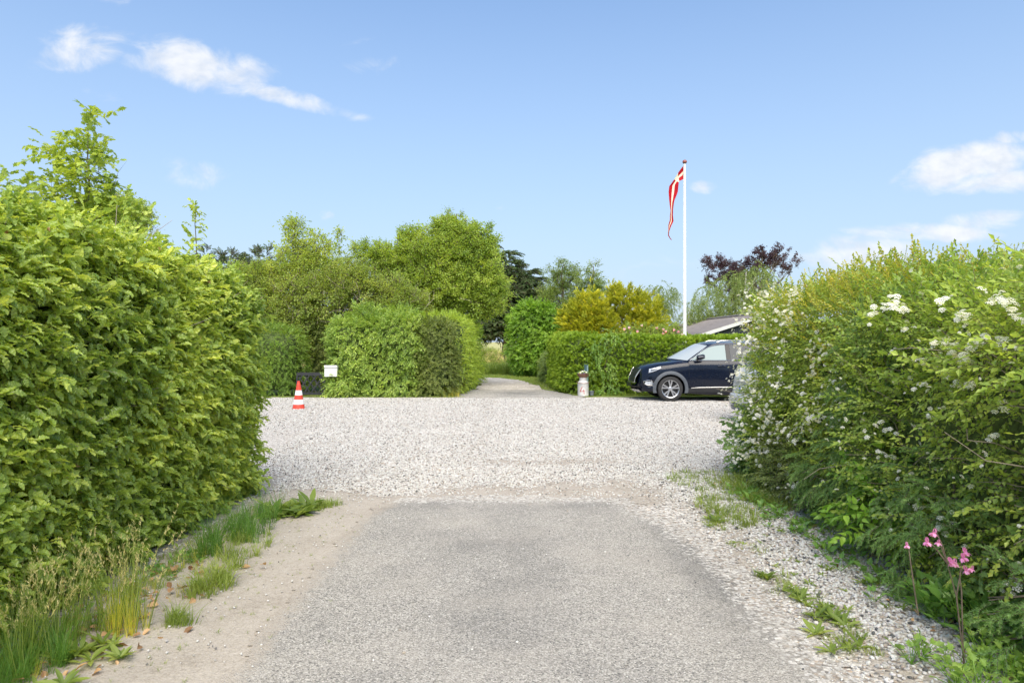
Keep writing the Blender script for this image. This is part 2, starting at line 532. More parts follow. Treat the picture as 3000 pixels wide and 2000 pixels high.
# ---------------------------------------------------------------- scattering
def frames(d, up):
    """rotation matrices with x along d and z as near up as possible"""
    d = d / np.linalg.norm(d, axis=1, keepdims=True)
    z = up - (up * d).sum(1, keepdims=True) * d
    ln = np.linalg.norm(z, axis=1, keepdims=True)
    bad = ln[:, 0] < 1e-4
    z[bad] = np.cross(d[bad], np.array([0.3, 0.9, 0.1]))
    z = z / np.linalg.norm(z, axis=1, keepdims=True)
    y = np.cross(z, d)
    return np.stack([d, y, z], axis=2)


def eulers(m):
    y = -np.arcsin(np.clip(m[:, 2, 0], -1, 1))
    return np.stack([np.arctan2(m[:, 2, 1], m[:, 2, 2]), y, np.arctan2(m[:, 1, 0], m[:, 0, 0])], 1)


GROUPS = {}


def scatter_group(protos):
    key = tuple(p.name for p in protos)
    if key in GROUPS:
        return GROUPS[key]
    g = bpy.data.node_groups.new('scatter', 'GeometryNodeTree')
    g.interface.new_socket('Geometry', in_out='INPUT', socket_type='NodeSocketGeometry')
    g.interface.new_socket('Geometry', in_out='OUTPUT', socket_type='NodeSocketGeometry')
    gi, go = g.nodes.new('NodeGroupInput'), g.nodes.new('NodeGroupOutput')
    j = g.nodes.new('GeometryNodeJoinGeometry')
    for p in protos:
        oi = g.nodes.new('GeometryNodeObjectInfo')
        oi.inputs['Object'].default_value = p
        oi.inputs['As Instance'].default_value = False
        gi2 = g.nodes.new('GeometryNodeGeometryToInstance')
        g.links.new(oi.outputs['Geometry'], gi2.inputs[0])
        g.links.new(gi2.outputs[0], j.inputs[0])
    iop = g.nodes.new('GeometryNodeInstanceOnPoints')
    iop.inputs['Pick Instance'].default_value = True

    def attr(name, typ):
        a = g.nodes.new('GeometryNodeInputNamedAttribute')
        a.data_type = typ
        a.inputs['Name'].default_value = name
        return [o for o in a.outputs if o.enabled and o.name == 'Attribute'][0]
    e2r = g.nodes.new('FunctionNodeEulerToRotation')
    g.links.new(attr('rot', 'FLOAT_VECTOR'), e2r.inputs[0])
    g.links.new(gi.outputs[0], iop.inputs['Points'])
    g.links.new(j.outputs[0], iop.inputs['Instance'])
    g.links.new(attr('idx', 'INT'), iop.inputs['Instance Index'])
    g.links.new(e2r.outputs[0], iop.inputs['Rotation'])
    g.links.new(attr('scl', 'FLOAT_VECTOR'), iop.inputs['Scale'])
    g.links.new(iop.outputs[0], go.inputs[0])
    GROUPS[key] = g
    return g


def scatter(name, parent, pos, rot, scl, tone, protos, kind='stuff'):
    n = len(pos)
    off = np.array(parent.location) if parent is not None else np.zeros(3)
    me = bpy.data.meshes.new(name)
    me.vertices.add(n)
    me.vertices.foreach_set('co', (pos - off).astype(np.float32).ravel())
    if scl.ndim == 1:
        scl = np.repeat(scl[:, None], 3, 1)
    for nm, typ, arr, key in (('rot', 'FLOAT_VECTOR', rot, 'vector'), ('scl', 'FLOAT_VECTOR', scl, 'vector'), ('tone', 'FLOAT', tone, 'value'), ('idx', 'INT', rng.integers(0, len(protos), n), 'value')):
        a = me.attributes.new(nm, typ, 'POINT')
        a.data.foreach_set(key, np.ascontiguousarray(arr, dtype=np.int32 if typ == 'INT' else np.float32).ravel())
    me.update()
    o = bpy.data.objects.new(name, me)
    link(o, parent)
    md = o.modifiers.new('scatter', 'NODES')
    md.node_group = scatter_group(protos)
    if kind:
        o['kind'] = kind
    return o


# ---------------------------------------------------------------- leaf and sprig prototypes (never linked to the scene)
def leaf_geo(L, W, fold=0.2, curl=0.15, seg=1, shape='oval'):
    """leaf along +x lying in xy, base at origin"""
    if shape == 'lobed':
        out = [(0, 0), (.08, .30), (.22, .22), (.30, .52), (.48, .28), (.62, .46), (.72, .18), (1, 0)]
        up = [(x * L, y * W, abs(y) * fold * W - curl * L * x * x) for x, y in out]
        lo = [(x, -y, z) for x, y, z in up[1:-1]]
        v = up + lo
        c = len(v)
        v.append((0.4 * L, 0, -curl * L * .16 - .02 * L))
        ring = list(range(len(up))) + list(range(c - 1, len(up) - 1, -1))
        return v, [(c, ring[(i + 1) % len(ring)], ring[i]) for i in range(len(ring))]
    if seg == 1:
        v = [(0, 0, 0), (.45 * L, W / 2, fold * W * .5 - curl * L * .2), (L, 0, -curl * L), (.45 * L, -W / 2, fold * W * .5 - curl * L * .2)]
        return v, [(0, 2, 1), (0, 3, 2)]
    if shape == 'wavy':
        ts, ws = (.10, .25, .40, .55, .70, .85), (.5, .86, 1.0, .95, .74, .42)
        v, k = [(0, 0, 0)], 0
        for t, w in zip(ts, ws):
            z = -curl * L * t * t
            wv = .075 * W * (1 if k % 2 else -1)
            v += [(t * L, w * W / 2 * (1.04 if k % 2 else .95), z + fold * w * W * .5 + wv), ((t - .05) * L, 0, z), (t * L, -w * W / 2 * (.95 if k % 2 else 1.04), z + fold * w * W * .5 - wv)]
            k += 1
        v.append((L, 0, -curl * L))
        f = [(0, 2, 1), (0, 3, 2)]
        for k in range(5):
            a, b = 1 + 3 * k, 4 + 3 * k
            f += [(a, a + 1, b + 1, b), (a + 1, a + 2, b + 2, b + 1)]
        f += [(16, 17, 19), (17, 18, 19)]
        return v, f
    ts, ws = ([.22, .52, .8], [.72, 1.0, .62]) if shape == 'oval' else ([.12, .4, .75], [.85, 1.0, .42])
    v = [(0, 0, 0)]
    for t, w in zip(ts, ws):
        z = -curl * L * t * t
        v += [(t * L, w * W / 2, z + fold * w * W * .5), (t * L, 0, z), (t * L, -w * W / 2, z + fold * w * W * .5)]
    v.append((L, 0, -curl * L))
    f = [(0, 2, 1), (0, 3, 2)]
    for k in range(2):
        a, b = 1 + 3 * k, 4 + 3 * k
        f += [(a, a + 1, b + 1, b), (a + 1, a + 2, b + 2, b + 1)]
    f += [(7, 8, 10), (8, 9, 10)]
    return v, f


def put_leaf(mb, p, d, up, geo, lv, mat=0):
    d = Vector(d).normalized()
    up = Vector(up)
    z = (up - up.dot(d) * d)
    z = z.normalized() if z.length > 1e-4 else d.orthogonal().normalized()
    y = z.cross(d)
    v, f = geo
    mb.add([Vector(p) + d * a + y * b + z * c for a, b, c in v], f, mat, lv)


def proto(mb, name, mats):
    o = mb.build(name, mats, None, smooth=False, lv=True)
    COL.objects.unlink(o)
    return o


def sprigs(name, mat, k=4, n=9, L=.28, leaf=(.07, .045), spread=48, droop=.2, seg=1, fold=.2, curl=.15, shape='oval', twig=True, tmat='twig', jit=.35, flat=1.0, seed=0, tr=.0025):
    res = []
    for q in range(k):
        rr = random.Random(seed * 100 + q)
        mb = MB()
        pts = [Vector((L * t, .06 * L * math.sin(3 * t + q), -droop * L * t * t)) for t in (0, .25, .5, .75, 1)]
        if twig:
            mb.tube(pts, [tr, tr * .8, tr * .6, tr * .5, tr * .4], 3, 1, False)
        for i in range(n):
            t = (i + .6) / n
            j = min(int(t * 4), 3)
            p = pts[j].lerp(pts[j + 1], t * 4 - j)
            s = 1 if i % 2 else -1
            a = math.radians(spread) * s * (1 - .75 * max(0, t - .7) / .3) + rr.uniform(-jit, jit)
            if i == n - 1:
                a = rr.uniform(-.2, .2)
            d = Vector((math.cos(a), math.sin(a) * flat, rr.uniform(-.35, .3) - droop * t + (1 - flat) * rr.uniform(-1, 1)))
            up = Vector((rr.uniform(-.4, .4), rr.uniform(-.4, .4), 1))
            sc_ = rr.uniform(.7, 1.15)
            put_leaf(mb, p, d, up, leaf_geo(leaf[0] * sc_, leaf[1] * sc_ * rr.uniform(.85, 1.1), fold * rr.uniform(.3, 1.4), curl * rr.uniform(0, 2), seg, shape), rr.random())
        res.append(proto(mb, name, [MAT[mat], MAT[tmat]]))
    return res


def clumps_proto(name, mat, k=3, n=36, rad=.26, leaf=(.075, .05), seed=0, tmat='twig', up=.5):
    """loose spray of leaves through a small volume, for trees seen from afar"""
    res = []
    for q in range(k):
        rr = random.Random(seed * 100 + q)
        mb = MB()
        for b in range(5):
            d = Vector((1, rr.uniform(-.9, .9), rr.uniform(-.7, .9))).normalized()
            e = d * rad * rr.uniform(.9, 1.5)
            mb.tube([(0, 0, 0), e * .5 + Vector((0, 0, .03)), e], [.006, .004, .002], 3, 1, False)
            m = n // 5
            for i in range(m):
                t = (i + 1) / m
                p = e * t + Vector((rr.gauss(0, .05), rr.gauss(0, .05), rr.gauss(0, .05)))
                dd = d + Vector((rr.gauss(0, .7), rr.gauss(0, .7), rr.gauss(0, .5) - .1))
                put_leaf(mb, p, dd, (rr.gauss(0, .5), rr.gauss(0, .5), 1), leaf_geo(leaf[0] * rr.uniform(.7, 1.2), leaf[1] * rr.uniform(.7, 1.2), .25, .2), rr.random())
        res.append(proto(mb, name, [MAT[mat], MAT[tmat]]))
    return res


def needle_proto(name, mat, k=3, L=.2, n=90, nl=.016, nw=.0022, side=2, droop=.15, seed=0, flat=.75):
    """conifer shoot: needles all round the shoot and its side shoots"""
    res = []
    for q in range(k):
        rr = random.Random(seed * 100 + q)
        mb = MB()
        shoots = [(Vector((0, 0, 0)), Vector((1, 0, 0)), L, n)]
        for s in range(side):
            t = .25 + .5 * s / max(1, side)
            for sg in (-1, 1):
                shoots.append((Vector((L * t, 0, 0)), Vector((.75, .66 * sg, rr.uniform(-.15, .1))).normalized(), L * (.62 - .2 * t), int(n * .55)))
        for (o, d, ll, nn) in shoots:
            mb.tube([o, o + d * ll * .5 + Vector((0, 0, -droop * ll * .25)), o + d * ll + Vector((0, 0, -droop * ll))], [nw * 1.3, nw, nw * .6], 3, 1, False)
            a = d.orthogonal().normalized()
            b = d.cross(a)
            for i in range(nn):
                t = (i + rr.random()) / nn
                p = o + d * ll * t + Vector((0, 0, -droop * ll * t * t))
                th = rr.uniform(0, 6.283)
                r = a * math.cos(th) + b * math.sin(th)
                r.z = r.z * flat + .15
                v = (d * .75 + r).normalized()
                w = v.cross(Vector((rr.gauss(0, 1), rr.gauss(0, 1), rr.gauss(0, 1)))).normalized() * nw
                e = p + v * nl * rr.uniform(.8, 1.2) * (1.0 if t < .9 else .8)
                mb.add([p - w, p + w, e], [(0, 1, 2)], 0, .25 + .5 * t + rr.uniform(-.25, .25))
        res.append(proto(mb, name, [MAT[mat], MAT['twig']]))
    return res


def fan_proto(name, mat, k=4, L=.2, n=26, w=.016, seed=0, spread=.75):
    """flat scale-leaf spray of cypress and thuja"""
    res = []
    for q in range(k):
        rr = random.Random(seed * 100 + q)
        mb = MB()
        for i in range(n):
            a = rr.uniform(-spread, spread)
            t0 = rr.uniform(0, .6) * L
            p = Vector((t0, rr.gauss(0, .1) * L, rr.gauss(0, .05) * L))
            d = Vector((math.cos(a), math.sin(a), rr.gauss(0, .25)))
            put_leaf(mb, p, d, (rr.gauss(0, .4), rr.gauss(0, .4), 1), leaf_geo(L * rr.uniform(.25, .5), w * rr.uniform(.7, 1.4), .3, rr.uniform(-.1, .35)), min(1, max(0, t0 / L + rr.uniform(-.1, .45))))
        res.append(proto(mb, name, [MAT[mat], MAT['twig']]))
    return res


def strand_proto(name, mat, k=3, L=.7, n=30, leaf=(.05, .035), seed=0):
    """hanging birch strand"""
    res = []
    for q in range(k):
        rr = random.Random(seed * 100 + q)
        mb = MB()
        pts = [Vector((.35 * L * t ** .6, .08 * L * math.sin(4 * t + q), -L * t ** 1.5)) for t in (0, .2, .45, .7, 1)]
        mb.tube(pts, [.005, .004, .003, .002, .0015], 3, 1, False)
        for i in range(n):
            t = (i + .5) / n
            j = min(int(t * 4), 3)
            p = pts[j].lerp(pts[j + 1], t * 4 - j) + Vector((rr.gauss(0, .035), rr.gauss(0, .035), rr.gauss(0, .02)))
            put_leaf(mb, p, (rr.gauss(0, .6), rr.gauss(0, .6), -.6), (rr.gauss(0, 1), rr.gauss(0, 1), .3), leaf_geo(leaf[0] * rr.uniform(.7, 1.2), leaf[1], .2, .1), rr.random())
        res.append(proto(mb, name, [MAT[mat], MAT['twig']]))
    return res


def tuft_proto(name, mat, k=3, n=14, h=.2, w=.005, lean=.5, seed=0, rad=.04, head=False, seg=4):
    res = []
    for q in range(k):
        rr = random.Random(seed * 100 + q)
        mb = MB()
        for i in range(n):
            a = rr.uniform(0, 6.283)
            d = Vector((math.cos(a), math.sin(a), 0))
            s = d.cross(Vector((0, 0, 1)))
            b = d * rr.uniform(0, rad) + s * rr.uniform(-rad, rad) * .5
            hh = h * rr.uniform(.5, 1.1)
            ln = lean * rr.uniform(.2, 1.2) * hh
            vv, ff = [], []
            for j in range(seg + 1):
                t = j / seg
                c = b + d * ln * t * t + Vector((0, 0, hh * (t - .25 * lean * t * t * t)))
                ww = w * (1 - .85 * t) * .5
                vv += [c - s * ww, c + s * ww]
            for j in range(seg):
                ff.append((2 * j, 2 * j + 1, 2 * j + 3, 2 * j + 2))
            mb.add(vv, ff, 0, rr.random())
            if head and i % 2 == 0:
                tip = Vector(vv[-1])
                for e in range(16):
                    t = rr.random()
                    p = tip + Vector((0, 0, -.22 * hh * t)) + d * (-.1 * hh * t)
                    put_leaf(mb, p, (rr.gauss(0, .5), rr.gauss(0, .5), 1), (rr.gauss(0, 1), rr.gauss(0, 1), 0), leaf_geo(.022, .004), rr.random(), 1)
        res.append(proto(mb, name, [MAT[mat], MAT['hay']]))
    return res


def rosette_proto(name, mat, k=2, n=9, leaf=(.13, .035), up=.35, seed=0, shape='oval', stem=0.0):
    res = []
    for q in range(k):
        rr = random.Random(seed * 100 + q)
        mb = MB()
        for i in range(n):
            a = i * 2.4 + rr.uniform(-.3, .3)
            d = Vector((math.cos(a), math.sin(a), up * rr.uniform(.4, 1.8)))
            p0 = Vector((0, 0, 0.003))
            if stem:
                p0 = d.normalized() * stem * rr.uniform(.5, 1)
                mb.tube([(0, 0, 0), p0], .002, 3, 1, False)
            s = rr.uniform(.6, 1.1)
            put_leaf(mb, p0, d, (rr.gauss(0, .2), rr.gauss(0, .2), 1), leaf_geo(leaf[0] * s, leaf[1] * s, .25, .25, 3, shape), rr.random())
        res.append(proto(mb, name, [MAT[mat], MAT['heart']]))
    return res


# ---------------------------------------------------------------- hulls
def rounded_box(lo, hi, r, step=.25, warp=None, amp=.08, nscale=.9, seed=0):
    """closed rounded box, sides made uneven; returns (verts, tris, normals)"""
    lo, hi = np.array(lo, float), np.array(hi, float)
    half, mid = (hi - lo) / 2, (hi + lo) / 2
    r = min(r, half.min() * .98)
    me = bmesh.new()
    nn = np.maximum(2, np.ceil(2 * half / step)).astype(int)
    vmap = {}

    def vert(p):
        k = tuple(np.round(p, 5))
        if k not in vmap:
            vmap[k] = me.verts.new(p)
        return vmap[k]
    for ax in range(3):
        b, c = (ax + 1) % 3, (ax + 2) % 3
        for s in (-1, 1):
            for i in range(nn[b]):
                for j in range(nn[c]):
                    q = []
                    for (ii, jj) in ((i, j), (i + 1, j), (i + 1, j + 1), (i, j + 1)):
                        p = np.zeros(3)
                        p[ax] = s * half[ax]
                        p[b] = -half[b] + 2 * half[b] * ii / nn[b]
                        p[c] = -half[c] + 2 * half[c] * jj / nn[c]
                        q.append(vert(p))
                    if s < 0:
                        q.reverse()
                    try:
                        me.faces.new(q)
                    except ValueError:
                        pass
    me.verts.ensure_lookup_table()
    for v in me.verts:
        p = np.array(v.co)
        pin = np.clip(p, -(half - r), half - r)
        d = p - pin
        ln = np.linalg.norm(d)
        if ln > 1e-9:
            p = pin + d / ln * min(r, ln)
            p = p + d / ln * 0
        p = p + mid
        if warp:
            p = np.array(warp(p))
        v.co = p
    me.normal_update()
    for v in me.verts:
        k = noise.fractal(Vector(v.co) * nscale + Vector((seed * 7.3, 0, 0)), 0.6, 2.0, 3)
        v.co = v.co + v.normal * amp * k * (1 if v.co.z > .15 else .3)
    bmesh.ops.triangulate(me, faces=me.faces[:])
    me.normal_update()
    V = np.array([v.co for v in me.verts])
    NN = np.array([v.normal for v in me.verts])
    me.verts.index_update()
    T = np.array([[v.index for v in f.verts] for f in me.faces])
    me.free()
    return V, T, NN


def merge_hulls(hs):
    V, T, NN, b = [], [], [], 0
    for (v, t, n) in hs:
        V.append(v)
        T.append(t + b)
        NN.append(n)
        b += len(v)
    return np.vstack(V), np.vstack(T), np.vstack(NN)


def sample(hull, n, seen=True):
    V, T, NN = hull
    a, b, c = V[T[:, 0]], V[T[:, 1]], V[T[:, 2]]
    cr = np.cross(b - a, c - a)
    ar = np.linalg.norm(cr, axis=1) / 2
    fn = cr / (np.linalg.norm(cr, axis=1, keepdims=True) + 1e-12)
    ctr = (a + b + c) / 3
    w = ar.copy()
    if seen:
        tocam = np.array([0, 0, EYE]) - ctr
        tocam /= np.linalg.norm(tocam, axis=1, keepdims=True)
        face = (fn * tocam).sum(1)
        w *= np.where(face > -.25, 1.0, .22)
    w *= np.where((fn[:, 2] < -.6), .1, 1.0)
    k = rng.choice(len(T), n, p=w / w.sum())
    u, v = rng.random(n), rng.random(n)
    s = u + v > 1
    u[s], v[s] = 1 - u[s], 1 - v[s]
    p = a[k] + (b - a)[k] * u[:, None] + (c - a)[k] * v[:, None]
    nn = NN[T[k, 0]] * (1 - u - v)[:, None] + NN[T[k, 1]] * u[:, None] + NN[T[k, 2]] * v[:, None]
    nn /= np.linalg.norm(nn, axis=1, keepdims=True) + 1e-9
    return p, nn


def tone_field(p, scale=.8, seed=0, lo=0, hi=1):
    t = np.array([noise.fractal(Vector(q) * scale + Vector((seed * 3.1, 1.7, 0)), .7, 2.0, 3) for q in p])
    return np.clip(.5 + .55 * t, lo, hi)


def hull_core(parent, hull, depth, mat='core', name='inner_core'):  # shrunken solid shell that blocks the view through the foliage
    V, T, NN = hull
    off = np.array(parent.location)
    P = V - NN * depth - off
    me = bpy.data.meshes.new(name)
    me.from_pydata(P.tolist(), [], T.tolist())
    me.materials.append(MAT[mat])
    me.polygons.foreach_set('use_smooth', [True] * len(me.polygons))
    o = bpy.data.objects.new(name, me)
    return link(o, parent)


def foliage(parent, hull, n, protos, scale=1.0, depth=.15, out=.06, along=(0, 0, 0), droop=.25, upw=.6, jit=.5, tone=(.8, 0), name='foliage', keep=None, srange=(.75, 1.2), toneoff=0.0, upnorm=.7):
    p, nn = sample(hull, n)
    if keep is not None:
        k = keep(p)
        p, nn = p[k], nn[k]
    n = len(p)
    p = p + nn * rng.uniform(-depth, out, n)[:, None]
    p[:, 2] = np.maximum(p[:, 2], .02)
    d = nn + np.array(along) + rng.normal(0, jit, (n, 3)) + np.array([0, 0, -droop])
    up = np.array([0, 0, upw]) + nn * upnorm + rng.normal(0, .25, (n, 3))
    rot = eulers(frames(d, up))
    s = rng.uniform(srange[0], srange[1], n) * scale
    t = np.clip(tone_field(p, tone[0], tone[1]) + rng.normal(0, .12, n) + toneoff, 0, 1)
    return scatter(name, parent, p, rot, s, t, protos)


def crown(parent, blobs, n, protos, scale=1.0, shell=.45, up=.25, jit=.45, name='crown', srange=(.7, 1.25), hang=False, tone_seed=0):
    """leaf sprays through ellipsoids (cx, cy, cz, rx, ry, rz)"""
    vol = np.array([b[3] * b[4] * b[5] for b in blobs]) ** .72
    ks = rng.choice(len(blobs), n, p=vol / vol.sum())
    B = np.array([b[:6] for b in blobs])[ks]
    d = rng.normal(0, 1, (n, 3))
    d /= np.linalg.norm(d, axis=1, keepdims=True)
    rad = shell + (1.05 - shell) * rng.random(n) ** .6
    wob = np.array([noise.noise(Vector((a * 2.2, b * 2.2 + 5 * k, c * 2.2))) for (a, b, c), k in zip(d, ks)])
    rad = rad * (1 + .28 * wob)
    p = B[:, :3] + d * rad[:, None] * B[:, 3:6]
    p[:, 2] = np.maximum(p[:, 2], .08)
    dd = d * np.array([1, 1, .7]) + rng.normal(0, jit, (n, 3)) + np.array([0, 0, up])
    if hang:
        dd[:, 2] *= .2
    upv = np.array([0, 0, 1.0]) + rng.normal(0, .35, (n, 3))
    rot = eulers(frames(dd, upv))
    tone = np.clip(.5 + .5 * np.array([noise.noise(Vector(q) * 1.1 + Vector((tone_seed, 0, 0))) for q in p]) + rng.normal(0, .14, n), 0, 1)
    return scatter(name, parent, p, rot, rng.uniform(srange[0], srange[1], n) * scale, tone, protos)


def bent(a, b, sag=0.0, k=6, wob=.06, seed=0):
    a, b = Vector(a), Vector(b)
    rr = random.Random(seed)
    L = (b - a).length
    return [a.lerp(b, i / (k - 1)) + Vector((rr.gauss(0, wob), rr.gauss(0, wob), rr.gauss(0, wob * .5))) * L * .5 * math.sin(math.pi * i / (k - 1)) + Vector((0, 0, sag * L * math.sin(math.pi * i / (k - 1)))) for i in range(k)]


def skeleton(parent, base, top, r, limbs, mat='bark', seed=0, rl=.35):
    """trunk with tapered limbs, each limb a branch of its own"""
    off = Vector(parent.location)
    pts = bent(Vector(base) - off, Vector(top) - off, 0, 8, .05, seed)
    pts[0].z -= .05
    MB().tube(pts, [r * (1.25 if i == 0 else 1 - .8 * i / 7) for i in range(8)], 9).build('trunk', MAT[mat], parent)
    for i, e in enumerate(limbs):
        t = .25 + .6 * (i + .5) / len(limbs)
        s = pts[min(7, int(t * 7))]
        q = bent(s, s.lerp(Vector(e) - off, .85), .06, 7, .08, seed + i + 5)
        mb = MB().tube(q, [r * rl * (1 - .85 * k / 6) for k in range(7)], 6)
        rr = random.Random(seed * 31 + i)
        for k in range(3):
            a = q[2 + k]
            dirn = (q[6] - q[2]).normalized() + Vector((rr.gauss(0, .5), rr.gauss(0, .5), rr.uniform(0, .8)))
            mb.tube(bent(a, a + dirn * (q[6] - q[0]).length * .18, .05, 4, .1, k), [r * rl * .4, r * rl * .3, r * rl * .2, r * rl * .08], 5)
        mb.build('branch', MAT[mat], parent)


# ================================================================ THE SETTING: ground, lane, forecourt, path
def sm(a, b, x):
    t = np.clip((x - a) / (b - a), 0, 1)
    return t * t * (3 - 2 * t)


def nz2(x, y, s, seed=0.0):
    return np.array([noise.fractal(Vector((a * s, b * s, seed)), .7, 2.0, 4) for a, b in zip(x.ravel(), y.ravel())]).reshape(x.shape)


def sheet(name, xs, ys, z, mat, mask=None, stain=None, keep=None, relief=0.0, gravelmask=None):
    xs, ys = np.asarray(xs, float), np.asarray(ys, float)
    X, Y = np.meshgrid(xs, ys, indexing='ij')
    Z = np.full(X.shape, z)
    if relief:
        Z = Z + relief * nz2(X, Y, .8, 3.3)
    nx, ny = X.shape
    idx = np.arange(nx * ny).reshape(nx, ny)
    q = np.stack([idx[:-1, :-1], idx[1:, :-1], idx[1:, 1:], idx[:-1, 1:]], -1).reshape(-1, 4)
    if keep is not None:
        k = keep(X, Y).ravel()
        q = q[k[q].all(1)]
    me = bpy.data.meshes.new(name)
    V = np.stack([X, Y, Z], -1).reshape(-1, 3)
    used = np.unique(q)
    re = -np.ones(len(V), int)
    re[used] = np.arange(len(used))
    me.from_pydata(V[used].tolist(), [], re[q].tolist())
    me.materials.append(MAT[mat])
    for nm, fn in (('mask', mask), ('stain', stain), ('gravelmask', gravelmask)):
        if fn is not None:
            a = me.attributes.new(nm, 'FLOAT', 'POINT')
            a.data.foreach_set('value', np.asarray(fn(X, Y), dtype=np.float32).ravel()[used])
    me.polygons.foreach_set('use_smooth', [True] * len(me.polygons))
    o = bpy.data.objects.new(name, me)
    o['kind'] = 'structure'
    return link(o)


lin = np.linspace
gx = np.concatenate([lin(-900, -60, 15), lin(-50, 50, 41), lin(60, 900, 15)])
gy = np.concatenate([lin(-120, -10, 6), lin(-5, 70, 51), lin(80, 1500, 30)])
sheet('ground', gx, gy, -0.03, 'soil', mask=lambda X, Y: sm(38, 46, Y))


def sand_mask(X, Y):
    w = .18 * nz2(X, Y, 1.4, 9.1)
    left = sm(-2.75, -2.45, X + w) * (1 - sm(-1.15, -.9, X)) * (1 - sm(7.2, 8.0, Y + w * 2 + .5 * sm(-2.2, -1.0, X)))
    band = sm(-1.9, -1.2, X + w) * (1 - sm(1.2, 2.2, X + w)) * sm(6.6, 6.9, Y) * (1 - sm(7.4, 8.3, Y + w * 2.5 - .25 * X))
    streak = .62 * np.exp(-((Y - 9.2 - .12 * X + w) / .4) ** 2) * sm(-1.5, .2, X) * (1 - sm(1.3, 2.2, X))
    edge = .5 * np.exp(-((X - 1.85 + w) / .16) ** 2) * (1 - sm(6.8, 8, Y))
    hedge = .75 * (1 - sm(-2.85, -2.5, X + w)) * (1 - sm(8, 9, Y)) + .55 * sm(2.55, 2.9, X + w) * (1 - sm(8.5, 9.5, Y))
    far = .55 * sm(19.3, 20.2, Y + w)
    cx = .25 + .12 * np.sin(Y * .3)
    track = (.30 * np.exp(-((X - cx - .8 + w) / .28) ** 2) + .40 * np.exp(-((X - cx + .8 + w) / .28) ** 2)) * sm(8, 9.5, Y)
    cross = .28 * np.exp(-((Y - 13.2 - .03 * X + w) / .5) ** 2) + .28 * np.exp(-((Y - 15.6 - .03 * X + w) / .5) ** 2)
    far = np.maximum(far, np.maximum(track, cross))
    return np.clip(np.maximum.reduce([left, band * .68, streak, edge, hedge, far]) * .95 + .05, 0, 1)


fx = np.concatenate([lin(-18, -3.6, 24), lin(-3.4, 3.4, 120), lin(3.6, 18, 24)])
fy = np.concatenate([lin(-6, 1.0, 12), lin(1.2, 10.5, 150), lin(10.8, 20.0, 40)])
sheet('gravel_lot', fx, fy, 0.0, 'gravel', mask=sand_mask)


def lane_edges(Y):
    left = -1.42 + .22 * sm(6.2, 7.2, Y)
    right = 1.70 - .08 * sm(5.0, 5.8, Y) - .38 * sm(5.6, 7.0, Y)
    return left, right


def lane_keep(X, Y):
    l_, r_ = lane_edges(Y)
    w = .10 * nz2(X, Y, 2.3, 1.1) + .03 * nz2(X, Y, 9, 2.1)
    far = 7.12 - .10 * sm(.2, .9, X) + .08 * sm(-.9, -.3, X)
    return (X + w > l_) & (X + w < r_) & (Y + w * 1.2 < far)


def lane_mask(X, Y):
    l_, r_ = lane_edges(Y)
    m = .95 * (1.0 - sm(0.0, .50, X - l_ + .1))
    m = np.maximum(m, .5 * (1 - sm(0, .14, 7.1 - Y)))
    return np.maximum(m, .35 * (1 - sm(0, .12, r_ - X)))


def lane_gravel(X, Y):
    l_, r_ = lane_edges(Y)
    g = .95 * (1 - sm(0, .55, r_ - X + .05)) + .2 * sm(.6, 1.5, X)
    return np.maximum(g, .92 * (1 - sm(0, .6, 7.2 - Y)))


def lane_stain(X, Y):
    s = .30 * np.exp(-((X + .12) / .55) ** 2 - ((Y - 5.45) / .7) ** 2)
    s += .28 * np.exp(-((X + .05) / .35) ** 2 - ((Y - 4.1) / .9) ** 2)
    s += .72 * sm(.95, 1.6, X) * sm(3.3, 4.4, Y) + .30 * sm(1.25, 1.6, X)
    s += .25 * np.exp(-((Y - 6.8) / .35) ** 2)
    return np.clip(s, 0, 1)


sheet('lane', lin(-1.5, 1.9, 120), np.concatenate([lin(-6, 1.5, 16), lin(1.6, 7.3, 190)]), 0.006, 'asphalt', mask=lane_mask, stain=lane_stain, keep=lane_keep, gravelmask=lane_gravel)


def path_lim(Y):
    return -1.62 + .35 * sm(20, 24, Y), np.interp(Y, [19, 20, 21.5, 23, 25, 27, 29, 30.5, 31.6], [2.25, 2.1, 1.6, 1.12, .98, .75, .3, -.5, -2.5])


def apron_keep(X, Y):
    a, b = path_lim(Y)
    w = .12 * nz2(X, Y, 1.5, 4.4)
    return (X + w > a - .1) & (X + w < b + .05)


sheet('driveway_apron', lin(-2.4, 2.8, 80), lin(19.72, 23.2, 60), 0.005, 'path', keep=apron_keep, mask=lambda X, Y: .62 * (1 - sm(0, .5, Y - 19.75)) + .55 * sm(22.4, 23.1, Y),
      stain=lambda X, Y: .85 * np.exp(-((X - .25) / .8) ** 2 - ((Y - 21.6) / 1.0) ** 2) + .6 * np.exp(-((X - 1.6) / .4) ** 2 - ((Y - 21.2) / 1.0) ** 2))


def gpath_keep(X, Y):
    a, b = path_lim(Y)
    w = .12 * nz2(X, Y, 1.2, 5.4)
    return ((X + w > a) | (Y > 26.0)) & (X + w < b) & (Y + w < 31.5)


sheet('gravel_path', lin(-9, 1.6, 90), lin(22.9, 31.6, 80), 0.009, 'gravel', keep=gpath_keep, mask=lambda X, Y: .42 + .1 * nz2(X, Y, .6, 2))

# loose pebbles of the forecourt and the strip below the flowering hedge
stones = []
for q in range(5):
    rr = random.Random(q)
    b = bmesh.new()
    bmesh.ops.create_icosphere(b, subdivisions=1, radius=1)
    for v in b.verts:
        v.co = Vector((v.co.x * rr.uniform(.75, 1.25), v.co.y * rr.uniform(.6, 1.0), v.co.z * rr.uniform(.5, .8))) * rr.uniform(.85, 1.15)
    me = bpy.data.meshes.new('pebble')
    b.to_mesh(me)
    b.free()
    me.materials.append(MAT['stone'])
    stones.append(bpy.data.objects.new('pebble', me))


